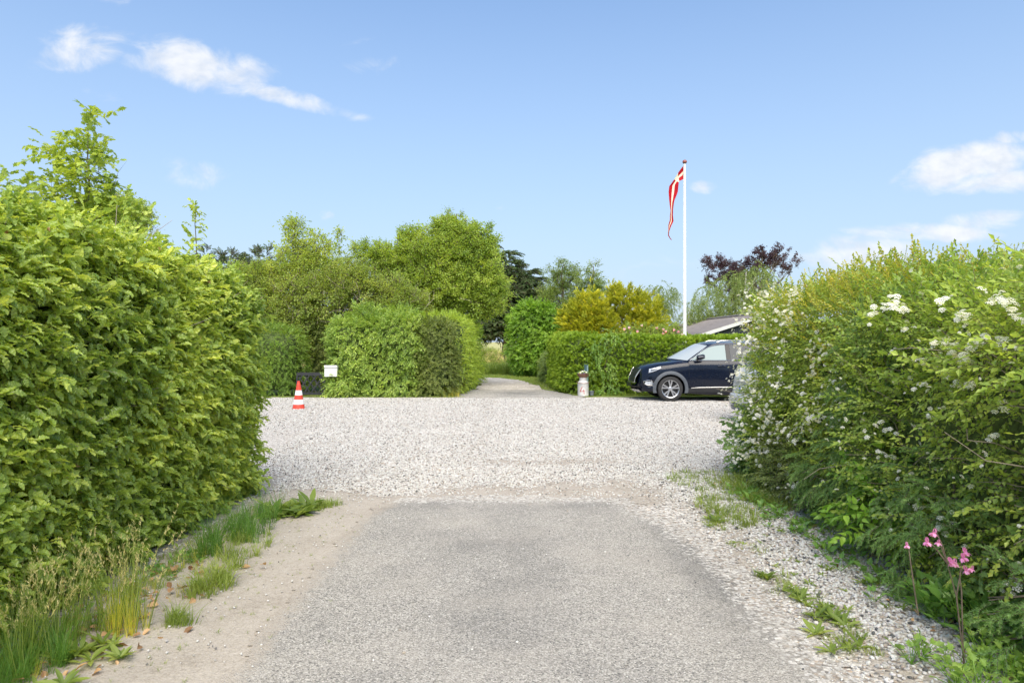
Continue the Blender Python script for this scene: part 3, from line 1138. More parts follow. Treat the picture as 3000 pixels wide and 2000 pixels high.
def pebbles(name, label, n, box, prob, size=(.006, .0115), z=.002):
    x = rng.uniform(box[0], box[1], n)
    y = rng.uniform(box[2], box[3], n)
    k = rng.random(n) < prob(x, y)
    x, y = x[k], y[k]
    n = len(x)
    s = rng.uniform(size[0], size[1], n) * np.where(rng.random(n) < .1, 1.4, 1)
    pos = np.stack([x, y, z + s * rng.uniform(.1, .5, n)], 1)
    rot = np.stack([rng.normal(0, .3, n), rng.normal(0, .3, n), rng.uniform(0, 6.28, n)], 1)
    o = scatter(name, None, pos, rot, s, rng.random(n), stones)
    return tag(o, label, 'gravel')


def pm(x, y):
    return sand_mask(x[:, None], y[:, None])[:, 0]


pebbles('gravel', 'loose white and tan pebbles along the strip under the flowering hedge', 15500, (1.62, 3.0, 2.4, 8.4), lambda x, y: np.clip(1.15 - pm(x, y) * 1.2, .1, 1) * sm(1.6, 1.95, x), (.008, .0145))
pebbles('gravel', 'loose white pebbles spread over the open forecourt', 88000, (-3.6, 3.8, 6.9, 14.5), lambda x, y: (1 - .9 * sm(10.0, 14.5, y)) * np.clip(1.0 - pm(x, y) * 1.15, .06, 1) * np.where((np.abs(x) < 1.6) & (y < 7.2), .05, 1.0), (.007, .012))
pebbles('gravel', 'pale pebbles on the far half of the forecourt before the hedges', 60000, (-7.6, 5.6, 11.0, 19.7), lambda x, y: sm(11, 14, y) * np.clip(1.05 - pm(x, y), .1, 1), (.008, .0135))
pebbles('gravel', 'few scattered small stones lying on the old asphalt and sandy edge', 9000, (-2.7, 1.78, 2.6, 7.3), lambda x, y: .03 + .22 * sm(-1.2, -1.6, x) + .35 * sm(-2.2, -2.5, x) + .95 * sm(1.25, 1.72, x) ** 2 + .5 * sm(6.6, 7.2, y), (.003, .0085), .007)

# ================================================================ VEGETATION
P_BEECH = sprigs('beech_sprig', 'beech', 10, 11, .18, (.060, .041), 55, .2, 3, .3, .28, shape='wavy', seed=1, jit=.9, flat=.45, tr=.002, tmat='drytwig')
P_BEECHTOP = sprigs('beech_shoot', 'beech', 3, 16, .55, (.066, .045), 42, .02, 3, .3, .2, shape='wavy', seed=2, jit=.6, flat=.8)
P_MAPLE = sprigs('maple_sprig', 'maple', 4, 9, .24, (.085, .085), 60, .3, 1, .1, .25, shape='lobed', seed=3, jit=.6, flat=.8)
P_DOG = sprigs('dogwood_sprig', 'dogwood', 4, 11, .24, (.075, .045), 50, .3, 1, .3, .25, seed=4, jit=.5)
P_PRIVET = sprigs('privet_sprig', 'privet', 4, 14, .22, (.05, .028), 45, .1, 1, .3, .15, seed=5, jit=.6)
P_DULL = sprigs('dull_sprig', 'dull', 4, 12, .2, (.05, .032), 50, .2, 1, .3, .2, seed=6, jit=.6)
P_BOX = sprigs('small_hedge_sprig', 'box', 4, 14, .18, (.042, .026), 50, .2, 1, .3, .2, seed=7, jit=.6)
P_ROUND = sprigs('round_bush_sprig', 'round', 4, 14, .26, (.07, .045), 50, .25, 1, .3, .2, seed=8, jit=.6)
P_IVY = sprigs('vine_sprig', 'ivy', 3, 12, .3, (.075, .045), 45, .8, 1, .3, .3, seed=9, jit=.5)
P_GOLD = clumps_proto('golden_green_spray', 'gold', 4, 50, .24, (.075, .042), seed=10)
P_PALE = clumps_proto('pale_spray', 'pale', 3, 34, .22, (.085, .055), seed=11)
P_THICK = clumps_proto('thicket_spray', 'thicket', 4, 46, .22, (.062, .040), seed=12)
P_AIRY = clumps_proto('airy_spray', 'airy', 3, 46, .34, (.10, .06), seed=13)
P_PURPLE = clumps_proto('purple_spray', 'purple', 3, 46, .30, (.10, .075), seed=14)
P_MAGN = clumps_proto('magnolia_spray', 'magnolia', 3, 22, .2, (.09, .05), seed=15)
P_BIRCH = strand_proto('birch_strand', 'birch', 4, .8, 38, (.07, .05), seed=16)
P_PINE = needle_proto('pine_spray', 'pine', 3, .75, 46, .10, .018, 3, .35, seed=17)
P_THUJA = fan_proto('thuja_spray', 'thuja', 4, .17, 26, .018, seed=18)
P_THUJALOW = fan_proto('grey_green_spray', 'thujalow', 3, .2, 24, .020, seed=19)
P_CYP = fan_proto('cypress_spray', 'cypress', 4, .34, 22, .035, seed=20, spread=.5)
P_SPIREA = sprigs('spirea_sprig', 'spirea', 6, 18, .26, (.034, .024), 55, .25, 1, .25, .2, seed=21, jit=.6, flat=.85, tr=.0016)
P_SPIREATIP = sprigs('spirea_tip', 'spireatip', 4, 16, .22, (.028, .019), 45, -.05, 1, .3, .1, seed=22, jit=.6, flat=.8, tr=.0016)
P_YG = sprigs('yellow_green_sprig', 'yellowgreen', 5, 15, .28, (.042, .026), 52, .15, 1, .3, .2, seed=23, jit=.6, flat=.85, tr=.002)
P_SPRUCE = needle_proto('spruce_shoot', 'spruce', 4, .17, 110, .017, .0017, 2, .25, seed=24)
P_HEART = sprigs('heart_leaf_sprig', 'heart', 4, 10, .34, (.095, .058), 60, .2, 3, .25, .45, shape='heart', seed=25, jit=.4)
P_HAW = sprigs('hawthorn_sprig', 'hawthorn', 4, 11, .26, (.055, .048), 55, .15, 1, .2, .2, shape='lobed', seed=26, jit=.6)
P_COT = sprigs('cotoneaster_sprig', 'cotoneaster', 4, 18, .2, (.022, .014), 60, .2, 1, .3, .1, seed=27, jit=.7, flat=.8, tr=.0015)
P_GROUND = rosette_proto('ground_leaf_rosette', 'groundleaf', 3, 9, (.075, .05), .9, 28, 'heart', .12)
P_COLUMB = rosette_proto('columbine_rosette', 'columbine', 3, 9, (.045, .05), 1.1, 29, 'lobed', .13)
P_DANDY = rosette_proto('weed_rosette', 'grass', 3, 8, (.12, .03), .6, 30)
P_GRASS = tuft_proto('grass_tuft', 'grass', 4, 16, .14, .005, .9, 31, .04)
P_GRASSLOW = tuft_proto('short_grass_tuft', 'grass', 3, 14, .07, .005, .9, 32, .05)
P_GRASSDARK = tuft_proto('dark_grass_tuft', 'grassdark', 4, 22, .42, .005, .75, 33, .05)
P_GRASSTALL = tuft_proto('tall_grass_tuft', 'grass', 4, 10, .62, .0055, .28, 34, .05, True)
P_GRASSYEL = tuft_proto('yellow_grass_tuft', 'grassdry', 3, 14, .42, .004, .25, 35, .05)
P_MEADOW = tuft_proto('meadow_tuft', 'grass', 3, 18, .42, .012, .6, 36, .12)
P_HAY = tuft_proto('field_tuft', 'hay', 2, 16, .6, .02, .4, 37, .25)
P_DEAD = []
for q in range(3):
    mb = MB()
    v, f = leaf_geo(.06, .038, .5, .4, 3)
    put_leaf(mb, (0, 0, .008), (1, .1, .1), (.2, .3, 1), (v, f), q / 2)
    P_DEAD.append(proto(mb, 'dead_leaf', [MAT['deadleaf']]))


def hedge(name, label, hull, n, protos, base, depth=.16, core=.2, **kw):
    t = thing(name, label, 'hedge', base)
    hull_core(t, hull, core)
    foliage(t, hull, n, protos, depth=depth, **kw)
    return t


# ---- beech hedge, left of the lane
def beech_warp(p):
    x, y, z = p
    k = z / 2.4
    x += .05 * math.sin(math.pi * min(1, k)) - .02 * (1 - k)
    x -= .12 * max(0, (k - .75) / .25)
    z *= 1.0 + .008 * (6.5 - y)
    return (x, y, z)


H = rounded_box((-4.2, 1.0, -.05), (-2.76, 7.5, 2.36), .26, .22, beech_warp, .10, .9, 1)
beech = hedge('beech_hedge', 'tall clipped beech hedge with glossy bright leaves along the sandy verge', H, 15000, P_BEECH, (-3.4, 4.2, 0), depth=.16, core=.24, along=(.05, .45, 0), droop=.15, upw=1.0, jit=1.0, tone=(.9, 1), out=.03, upnorm=.6, srange=(.65, 1.15))
p, nn = sample(H, 900)
k = (nn[:, 2] > .75) & (p[:, 1] > 2.5)
p, nn = p[k][:26], nn[k][:26]
n = len(p)
scatter('top_shoots', beech, p, eulers(frames(np.array([0, .15, 1.0]) + rng.normal(0, .3, (n, 3)), rng.normal(0, 1, (n, 3)))), rng.uniform(.45, .9, n), rng.uniform(.4, 1, n), P_BEECHTOP)
# one long shoot standing above the trimmed top
b0, b1 = Vector((-3.35, 7.1, 2.1)), at(574, 602, 7.1)
sh = MB().tube(bent(b0 - beech.location, b1 - beech.location, 0, 6, .05, 3), [.008, .007, .006, .005, .004, .003], 5).build('shoot', MAT['twig'], beech)
n = 34
t = rng.uniform(.35, 1, n)
p = np.array(b0)[None] + (np.array(b1) - np.array(b0))[None] * t[:, None] + rng.normal(0, .02, (n, 3))
scatter('shoot_foliage', beech, p, eulers(frames(rng.normal(0, .8, (n, 3)) + np.array([0, 0, .35]), rng.normal(0, .4, (n, 3)) + np.array([0, 0, 1]))), rng.uniform(.4, .7, n), rng.uniform(.5, 1, n), P_BEECH)
# the nearest leaves, one object each
leaf_me = []
for q in range(6):
    rr = random.Random(q + 50)
    v, f = leaf_geo(.085 * rr.uniform(.85, 1.15), .056 * rr.uniform(.9, 1.1), rr.uniform(.1, .35), rr.uniform(.05, .3), 3, 'wavy')
    mb = MB().add(v, f, 0, rr.uniform(.35, 1))
    o = proto(mb, 'leaf', [MAT['beech']])
    leaf_me.append(o.data)


def leaf_parts(parent, hull, cond, count, meshes, out=(.05, .10), along=(.1, .5, 0), droop=.35, scale=1.0):
    p, nn = sample(hull, 6000)
    k = np.where(cond(p, nn))[0][:count]
    d = nn[k] * .6 + np.array(along) + rng.normal(0, .45, (len(k), 3)) + np.array([0, 0, -droop])
    up = np.array([0, 0, .75]) + nn[k] * .8 + rng.normal(0, .25, (len(k), 3))
    e = eulers(frames(d, up))
    for i, j in enumerate(k):
        o = bpy.data.objects.new('leaf', meshes[i % len(meshes)])
        link(o, parent)
        o.location = Vector(p[j] + nn[j] * rng.uniform(*out)) - parent.location
        o.rotation_euler = e[i]
        s = rng.uniform(.8, 1.2) * scale
        o.scale = (s, s, s)


n = 150
p, nn = sample(H, n)
scatter('dead_leaves', beech, p + nn * rng.uniform(-.05, .08, n)[:, None], rng.uniform(0, 6.28, (n, 3)), rng.uniform(.5, .9, n), rng.random(n), P_DEAD)
p, nn = sample(H, 170)
mb = MB()
for i in range(len(p)):
    q = Vector(p[i] - nn[i] * .12) - beech.location
    d = Vector(nn[i]) * .5 + Vector((rng.normal(0, .2), rng.normal(.3, .5), rng.normal(.1, .4)))
    mb.tube(bent(q, q + d * rng.uniform(.2, .45), 0, 4, .1, i), [.004, .003, .0025, .0015], 4)
mb.build('twigs', MAT['drytwig'], beech)['kind'] = 'stuff'
leaf_parts(beech, H, lambda p, nn: (p[:, 1] > 2.7) & (p[:, 1] < 5.4) & (nn[:, 0] > .5) & (p[:, 2] > .25) & (p[:, 0] / p[:, 1] > -.80), 290, leaf_me, scale=.82)


# ---- trees and shrubs
def blobs(Y, lst, ry=None):
    out = []
    for (px, py, rx, rz) in lst:
        c = at(px, py, Y)
        a, b = rx / F * Y, rz / F * Y
        out.append((c.x, c.y, c.z, a, ry if ry else (a + b) / 2, b))
    return out


def tree(name, label, cat, Y, lst, n, protos, scale=1.0, trunk=None, rtrunk=.08, mat='bark', shell=.4, hang=False, seed=0, ry=None, up=.25, group=None, limbs=None, jit=.45, srange=(.7, 1.25), rl=.35, shoots=0):
    B = blobs(Y, lst, ry)
    rs = random.Random(seed + 77)
    tops = sorted(B, key=lambda q: -(q[2] + q[5]))[:max(3, len(B) * 2 // 3)]
    for _ in range(shoots):
        q = rs.choice(tops)
        an = rs.uniform(.15, 2.99)
        h_ = rs.uniform(.2, .45) * min(1.0, .4 + q[5])
        B.append((q[0] + q[3] * .95 * math.cos(an), q[1] - q[4] * rs.uniform(0, .6), q[2] + q[5] * .98 * math.sin(an) + h_ * .4, h_ * .26, h_ * .26, h_ * .8))
    if trunk is None:
        trunk = sum(b[0] for b in B) / len(B)
    else:
        trunk = (trunk - 1500) / F * Y
    t = thing(name, label, cat, (trunk, Y, 0), 0, group)
    top = max(B, key=lambda b: b[2])
    skeleton(t, (trunk, Y, 0), (trunk * .6 + top[0] * .4, Y, top[2]), rtrunk, limbs or [b[:3] for b in B], mat, seed, rl)
    crown(t, B, n, protos, scale, shell, up, jit, hang=hang, tone_seed=seed, srange=srange)
    return t


tree('maple_tree', 'young maple rising behind the beech hedge against the sky', 'tree', 9.2,
     [(235, 560, 100, 80), (180, 470, 55, 60), (255, 480, 60, 70), (300, 590, 75, 55), (262, 380, 28, 45), (285, 345, 22, 18), (140, 420, 35, 28), (330, 640, 80, 60), (150, 620, 90, 80), (240, 700, 120, 80), (30, 560, 50, 60), (255, 430, 28, 30)], 620, P_MAPLE, .82, 240, .028, seed=1, shell=.25, jit=.7)
tree('field_maple', 'small fine leaved tree peeking over the beech hedge beside the maple', 'tree', 14.0,
     [(370, 640, 50, 45), (400, 625, 30, 30), (340, 670, 50, 40), (330, 600, 25, 25)], 190, P_THICK, .8, 365, .06, seed=2)

# the thicket behind the forecourt
tree('willow_shrub', 'pale shrub with two tall upright shoots above the clipped hedge', 'shrub', 23.6,
     [(850, 800, 70, 70), (862, 715, 26, 50), (868, 675, 12, 28), (935, 745, 34, 50), (790, 830, 60, 60), (985, 790, 45, 45), (1000, 725, 9, 30), (900, 800, 60, 60), (895, 745, 26, 30)], 620, P_PALE, .95, 870, .06, seed=3, shell=.15, up=.6, shoots=16)
tree('bramble_thicket', 'tangled dull green thicket with dry twigs behind the mailbox', 'shrub', 23.0,
     [(770, 900, 70, 90), (860, 900, 90, 80), (960, 880, 80, 80), (1060, 860, 80, 70), (1150, 880, 70, 60), (1010, 820, 60, 50), (900, 980, 60, 70), (1200, 900, 60, 50), (730, 830, 50, 60), (850, 990, 70, 60)], 2300, P_THICK, 1.05, 950, .07, seed=4, shell=.15, rl=.25, shoots=12)
thk = bpy.data.objects['bramble_thicket']
mb = MB()
rr = random.Random(11)
for i in range(80):
    a = at(rr.choice([rr.gauss(985, 45), rr.gauss(1000, 50), rr.gauss(1210, 50), rr.gauss(920, 60)]), rr.uniform(840, 960), rr.uniform(22.0, 22.6))
    d = Vector((rr.gauss(0, .5), rr.gauss(0, .2), rr.uniform(-.3, .8)))
    mb.tube([q - Vector(thk.location) for q in bent(a, a + d * rr.uniform(.5, 1.1), rr.uniform(-.1, .2), 5, .2, i)], [.007, .006, .005, .004, .002], 4)
o = mb.build('dry_twigs', MAT['drytwig'], thk)
o['kind'] = 'stuff'
tree('wild_plum_tree', 'broad yellow green tree with many upright shoots behind the privet hedge', 'tree', 25.0,
     [(1250, 750, 85, 65), (1345, 735, 75, 70), (1410, 810, 70, 75), (1190, 820, 80, 70), (1300, 840, 110, 75), (1420, 880, 60, 50), (1305, 690, 34, 34), (1372, 705, 30, 40), (1210, 705, 30, 34), (1430, 740, 24, 44), (1140, 770, 55, 45), (1080, 750, 45, 40), (1345, 655, 14, 22), (1318, 660, 12, 24), (1445, 850, 45, 40), (1240, 900, 60, 40), (1360, 900, 70, 45)], 2900, P_GOLD, 1.02, 1330, .11, seed=5, shell=.12, up=.5, jit=.7, limbs=[at(a, b, 25) for a, b in ((1200, 740), (1260, 700), (1310, 680), (1370, 720), (1420, 780), (1440, 850), (1150, 800))], rl=.3, shoots=26)
tree('pine_tree', 'dark pine crown peeking above the thicket far behind', 'tree', 48.0,
     [(760, 768, 45, 32), (715, 785, 35, 24), (670, 770, 40, 26), (620, 775, 40, 22), (790, 790, 35, 40), (740, 830, 60, 50), (604, 755, 10, 22)], 300, P_PINE, .9, 745, .16, seed=6, hang=False)
tree('spruce_tree', 'tall dark conifer with drooping branches and bare lower trunk beyond the path', 'tree', 50.0,
     [(1485, 770, 30, 32), (1495, 810, 60, 40), (1500, 850, 80, 45), (1500, 895, 88, 45), (1490, 940, 95, 40), (1450, 960, 60, 35), (1420, 930, 45, 50), (1550, 880, 45, 50), (1475, 750, 18, 20), (1470, 970, 70, 28), (1560, 820, 24, 24)], 1300, P_PINE, 1.1, 1482, .30, seed=7, hang=True, shell=.25)
Hr = rounded_box((-.05, 31.8, -.05), (2.35, 34.0, 3.45), 1.05, .3, lambda p: (p[0] + .12 * (p[2] - 1.5) * 0, p[1], p[2]), .28, .9, 14)
t = thing('round_shrub', 'dense dome shaped green shrub beside the bend of the path', 'shrub', (1.25, 33, 0))
hull_core(t, Hr, .3)
foliage(t, Hr, 2600, P_ROUND, 1.25, depth=.25, out=.10, droop=.3, jit=.55, tone=(1.2, 5))
MB().tube([(0, 0, -.05), (.02, 0, .6), (0, .05, 1.6)], [.14, .12, .08], 8).build('trunk', MAT['bark'], t)
tree('ash_tree', 'airy green tree standing between the conifer and the golden cypress', 'tree', 42.0,
     [(1650, 810, 34, 36), (1620, 830, 28, 34), (1680, 830, 34, 34), (1650, 870, 50, 40), (1605, 870, 24, 40), (1655, 930, 55, 50), (1610, 800, 14, 18)], 330, P_AIRY, 1.0, 1655, .12, seed=9, shell=.2, shoots=6)
tree('rowan_tree', 'airy green tree rising behind the golden cypress shrubs', 'tree', 40.0,
     [(1735, 830, 32, 36), (1720, 870, 44, 40), (1755, 870, 30, 40), (1738, 800, 14, 18), (1700, 930, 50, 50), (1750, 920, 40, 40)], 330, P_AIRY, 1.0, 1735, .12, seed=10, shell=.2, shoots=6)
for i, (lbl, lst, tr) in enumerate((('golden yellow cypress shrub, broader one with a sloping top beside the round shrub',
                                    [(1715, 930, 62, 50), (1690, 960, 52, 50), (1730, 890, 42, 36), (1755, 955, 50, 45), (1725, 990, 70, 45), (1668, 935, 22, 32)], 1720),
                                   ('golden yellow cypress shrub, taller rounded one behind the flowering magnolia',
                                    [(1840, 895, 52, 46), (1810, 880, 34, 34), (1890, 910, 48, 44), (1915, 955, 36, 50), (1850, 955, 75, 45), (1870, 990, 70, 40), (1800, 865, 14, 18)], 1850))):
    tree('golden_cypress', lbl, 'shrub', 26.0 + .4 * i, lst, 1300, P_CYP, .95, tr, .09, 'drytwig', .55, seed=11 + i, up=.7, group='golden cypress shrubs over the hedge', jit=.3, shoots=4)
tree('magnolia_shrub', 'low magnolia with pinkish blossoms just above the thuja hedge', 'shrub', 23.6,
     [(1850, 975, 26, 20), (1900, 972, 40, 22), (1960, 975, 35, 20), (1990, 980, 22, 22), (1930, 990, 60, 25), (1815, 985, 22, 20)], 190, P_MAGN, .8, 1910, .06, 'drytwig', seed=13, shell=.2, rl=.5)
mg = bpy.data.objects['magnolia_shrub']
petal_me = []
for q in range(2):
    mb = MB()
    for i in range(6):
        a = i * 1.047
        put_leaf(mb, (0, 0, 0), (math.cos(a), math.sin(a), 1.1), (-math.cos(a), -math.sin(a), .6), leaf_geo(.10, .05, .3, -.2, 3), rng.random())
    o = proto(mb, 'blossom', [MAT['pinkpale']])
    petal_me.append(o.data)
for i, (px, py) in enumerate([(1828, 968), (1835, 980), (1822, 985), (1944, 969), (1950, 975), (1940, 980), (1882, 957), (1990, 975), (1885, 984), (1925, 965), (1842, 962), (1972, 970), (1998, 985), (1866, 975)]):
    o = bpy.data.objects.new('blossom', petal_me[i % 2])
    link(o, mg)
    o.location = at(px, py, 23.0) - mg.location
    o.rotation_euler = (rng.normal(0, .5), rng.normal(0, .5), rng.uniform(0, 6))
tree('birch_tree', 'slender birch with hanging twigs left of the flagpole', 'tree', 45.0,
     [(1945, 850, 36, 24), (1930, 885, 28, 36), (1965, 880, 24, 34), (1945, 920, 30, 30), (1900, 840, 14, 12)], 260, P_BIRCH, 1.0, 1942, .10, 'birchbark', .2, True, 14)
tree('birch_tree', 'wide weeping birch with grey green foliage behind the house roof', 'tree', 47.0,
     [(2075, 890, 50, 60), (2140, 850, 60, 55), (2215, 830, 60, 55), (2270, 880, 60, 60), (2050, 930, 40, 40), (2180, 910, 80, 50), (2320, 880, 40, 50), (2120, 930, 60, 40), (2225, 795, 24, 22)], 1300, P_BIRCH, 1.15, 2160, .16, 'birchbark', .3, True, 15)
tree('copper_beech', 'dark purple leaved tree with spreading branches behind the weeping birch', 'tree', 52.0,
     [(2090, 770, 30, 20), (2130, 790, 36, 26), (2170, 800, 44, 26), (2220, 770, 36, 26), (2260, 760, 26, 26), (2290, 745, 16, 20), (2235, 745, 18, 14), (2310, 790, 20, 14), (2335, 765, 12, 9), (2190, 850, 60, 50), (2110, 830, 40, 26)], 420, P_PURPLE, 1.15, 2200, .22, seed=16, shell=.2, up=.5, shoots=12)
tree('silver_birch_sapling', 'thin birch partly hidden behind the white flagpole', 'tree', 46.0,
     [(2010, 935, 24, 40), (2030, 900, 20, 30), (1995, 950, 16, 24)], 90, P_BIRCH, .9, 2012, .06, 'birchbark', .2, True, 18)

# ---- hedges round the forecourt
Hd = merge_hulls([rounded_box((-5.42, 20.0, -.05), (-2.75, 21.9, 2.3), .3, .3, None, .14, .9, 2), rounded_box((-4.9, 20.7, 1.6), (-3.0, 22.4, 2.6), .4, .3, None, .25, 1.3, 41), rounded_box((-5.42, 19.74, -.05), (-4.6, 20.4, .74), .3, .2, None, .1, 1.3, 42)])
hedge('dogwood_bush', 'light green broad leaved bush growing round the white mailbox', Hd, 4300, P_DOG, (-4.1, 20.9, 0), depth=.15, core=.22, droop=.4, tone=(.9, 2), jit=.5)['category'] = 'bush'
Hk = rounded_box((-3.0, 20.05, -.05), (-1.72, 21.6, 2.25), .35, .3, None, .16, .9, 3)
hedge('barberry_hedge', 'dull dark brownish green hedge corner between two brighter bushes', Hk, 2300, P_DULL, (-2.3, 20.8, 0), depth=.16, core=.3, tone=(1.2, 3))
Hp = rounded_box((-3.1, 20.7, -.05), (-1.5, 27.4, 2.42), .4, .3, lambda p: (p[0] + .05 * (p[1] - 20.7) * .7, p[1], p[2]), .12, .8, 4)
hedge('privet_hedge', 'bright yellow green privet hedge running along the far path', Hp, 3600, P_PRIVET, (-2.2, 24, 0), depth=.12, core=.18, tone=(.9, 4), toneoff=.12)
Hv = rounded_box((-1.75, 26.6, -.05), (-1.22, 27.5, 1.0), .25, .2, None, .06, 1.5, 5)
hedge('variegated_shrub', 'small pale yellow edged shrub at the foot of the privet hedge', Hv, 260, P_PRIVET, (-1.5, 27, 0), depth=.08, core=.12, toneoff=.4)['category'] = 'shrub'
Hb = rounded_box((-9.5, 20.5, -.05), (-6.5, 22.0, 2.02), .4, .3, None, .12, .9, 6)
hedge('small_leaved_hedge', 'mid green small leaved hedge behind the traffic cone', Hb, 2600, P_BOX, (-7.8, 21.2, 0), depth=.13, core=.18, tone=(1.1, 6))
Hg = rounded_box((-7.2, 22.4, -.05), (-5.0, 23.6, 2.6), .4, .35, None, .2, .9, 61)
hedge('gap_fill_bush', 'added dull leaved bush filling the shaded gap behind the black trellis gate', Hg, 1200, P_DULL, (-6.1, 23, 0), depth=.2, core=.25)['category'] = 'bush'  # added leaf mass, put where the thicket leaves only a dark shaded gap


def thuja_warp(p):
    return (p[0], p[1], p[2] * (1 + .012 * math.sin(p[0] * 2.1) + .02 * math.sin(p[0] * .7)))


Ht = merge_hulls([rounded_box((2.42, 21.1, -.05), (13.5, 22.1, 1.74), .16, .3, thuja_warp, .06, .9, 7),
                  rounded_box((1.62, 21.2, -.05), (2.75, 25.6, 1.80), .3, .3, lambda p: (p[0] - .05 * (p[1] - 21.2) + .22 * max(0, 22.2 - p[1]), p[1], p[2]), .08, .9, 8)])
thuja = hedge('thuja_hedge', 'long clipped green thuja hedge behind the black car and milk churn', Ht, 13500, P_THUJA, (4, 21.6, 0), depth=.10, core=.13, droop=-.1, tone=(1.1, 7), jit=.6, out=.05)
Hi = rounded_box((2.5, 20.95, .05), (3.15, 21.3, 1.85), .15, .2, lambda p: (p[0] + .12 * math.sin(p[2] * 4), p[1], p[2]), .1, 2, 9)
v = thing('climbing_vine', 'pale green vine climbing up the thuja hedge corner beside the churn', 'vine', (2.85, 21.1, 0))
foliage(v, Hi, 120, P_IVY, depth=.05, out=.08, droop=.9, jit=.5, toneoff=.1)
MB().tube(bent((0, 0, 0), (.1, -.1, 1.6), 0, 7, .1, 4), [.012, .011, .01, .009, .008, .006, .004], 5).build('stem', MAT['twig'], v)
Hl = rounded_box((1.30, 26.2, -.05), (2.6, 29.5, 1.12), .22, .25, None, .07, 1.0, 10)
hedge('low_clipped_hedge', 'low grey green clipped hedge beyond the thuja hedge, nearer one', Hl, 900, P_THUJALOW, (1.9, 27.8, 0), depth=.08, core=.12)
Hm = rounded_box((1.32, 30.2, -.05), (2.8, 33.0, .98), .2, .25, None, .06, 1.0, 12)
hedge('low_clipped_hedge', 'low green clipped hedge beyond the thuja hedge, farther narrow one', Hm, 700, P_THUJA, (2.0, 31.6, 0), depth=.08, core=.12)
Hf = rounded_box((-9, 37.6, -.05), (1.6, 38.4, 1.22), .2, .35, None, .15, .7, 13)
fr = thing('field_hedge', 'thin brownish hedge row between the path and the pale field', 'hedge', (-3, 38, 0))
foliage(fr, Hf, 900, P_THICK, .9, depth=.35, out=.1, toneoff=.1)
mb = MB()
for i in range(130):
    a = Vector((rr.uniform(-6, 4.2), rr.uniform(-.3, .3), 0))
    mb.tube(bent(a, a + Vector((rr.gauss(0, .3), rr.gauss(0, .1), rr.uniform(.8, 1.45))), 0, 4, .1, i), [.016, .014, .01, .006], 4)
o = mb.build('bare_stems', MAT['twig'], fr)
o['kind'] = 'stuff'


# ---- grasses of the far verge
def grass_area(name, label, n, pts, protos, scale=(.7, 1.2), cat='grass', z=0.0, tone=.5):
    x, y = pts(n)
    n = len(x)
    pos = np.stack([x, y, np.full(n, z)], 1)
    rot = np.stack([rng.normal(0, .12, n), rng.normal(0, .12, n), rng.uniform(0, 6.28, n)], 1)
    o = scatter(name, None, pos, rot, rng.uniform(*scale, n), np.clip(rng.normal(tone, .2, n), 0, 1), protos)
    return tag(o, label, cat)


def pts_far(n):
    x, y = rng.uniform(-9, 3.2, n), rng.uniform(20.2, 34, n)
    a, b = path_lim(y)
    k = (x > b + .02) & ((y > 22.6) | (x > 1.6)) & (x < 2.4) | (y > 31.6)
    return x[k], y[k]


grass_area('grass', 'short mown grass beside the bend of the far path', 8000, pts_far, P_GRASSLOW, (.9, 1.6), z=-.03, tone=.6)
grass_area('grass', 'tall uncut grass in front of the thin field hedge', 2600, lambda n: (rng.uniform(-9, 1.2, n), rng.uniform(34.2, 37.5, n)), P_MEADOW, (1.0, 1.9), z=-.03, tone=.35)
grass_area('grass', 'pale ripe field grass beyond the hedge row', 5000, lambda n: (rng.uniform(-14, 5, n), rng.uniform(44, 75, n)), P_HAY, (1.0, 1.6), z=-.03)


def pts_left(n):
    x, y = rng.uniform(-2.3, -1.35, n), rng.uniform(19.85, 22.8, n)
    k = x < -1.55 + .2 * np.sin(y * 2)
    return x[k], y[k]


grass_area('grass', 'dry yellowish grass at the foot of the privet hedge corner', 420, pts_left, P_GRASSLOW + P_GRASSYEL[:1], (.25, .8), z=0, tone=.7)
grass_area('grass', 'thin fringe of weeds where the far hedges meet the forecourt', 700, lambda n: (np.concatenate([rng.uniform(-9, -1.7, n // 2), rng.uniform(2.3, 9, n - n // 2)]), np.concatenate([rng.normal(19.95, .10, n // 2), rng.normal(20.95, .06, n - n // 2)])), P_GRASSLOW, (.5, 1.1), tone=.45)


# ================================================================ FLOWERING HEDGE, right of the lane
def right_warp(p):
    x, y, z = p
    k = z / 2.1
    x += .08 * max(0, k - .55) / .45 + .05 * max(0, .25 - k) / .25
    return (x, y, z)


Hs = rounded_box((2.96, 5.1, -.05), (4.9, 8.35, 2.10), .32, .22, right_warp, .16, 1.0, 21)
sp = thing('spirea_shrub', 'orange tipped spirea shrub covered in white flower clusters beside the forecourt', 'shrub', (3.7, 7.0, 0))
hull_core(sp, Hs, .24)
foliage(sp, Hs, 5600, P_SPIREA, depth=.17, out=.09, droop=.05, upw=.6, jit=.6, tone=(1.0, 8))
foliage(sp, Hs, 2600, P_SPIREATIP, depth=.06, out=.14, droop=-.6, jit=.5, tone=(1.0, 9), name='tip_foliage', keep=lambda p: (p[:, 2] + rng.normal(0, .22, len(p)) > 1.62))
Hn = rounded_box((2.74, 1.4, -.05), (4.9, 5.6, 1.92), .32, .22, right_warp, .16, 1.0, 22)
sn = thing('mixed_shrub', 'yellow green shrub with twiggy gaps and few white flowers nearest the camera', 'shrub', (3.7, 3.6, 0))
hull_core(sn, Hn, .26)
foliage(sn, Hn, 3300, P_SPIREA, depth=.18, out=.08, droop=.05, upw=.6, jit=.6, tone=(1.0, 10))
foliage(sn, Hn, 3400, P_YG, depth=.10, out=.12, droop=-.25, jit=.55, tone=(.9, 11), name='bright_foliage', keep=lambda p: (p[:, 2] + rng.normal(0, .28, len(p)) > 1.35))
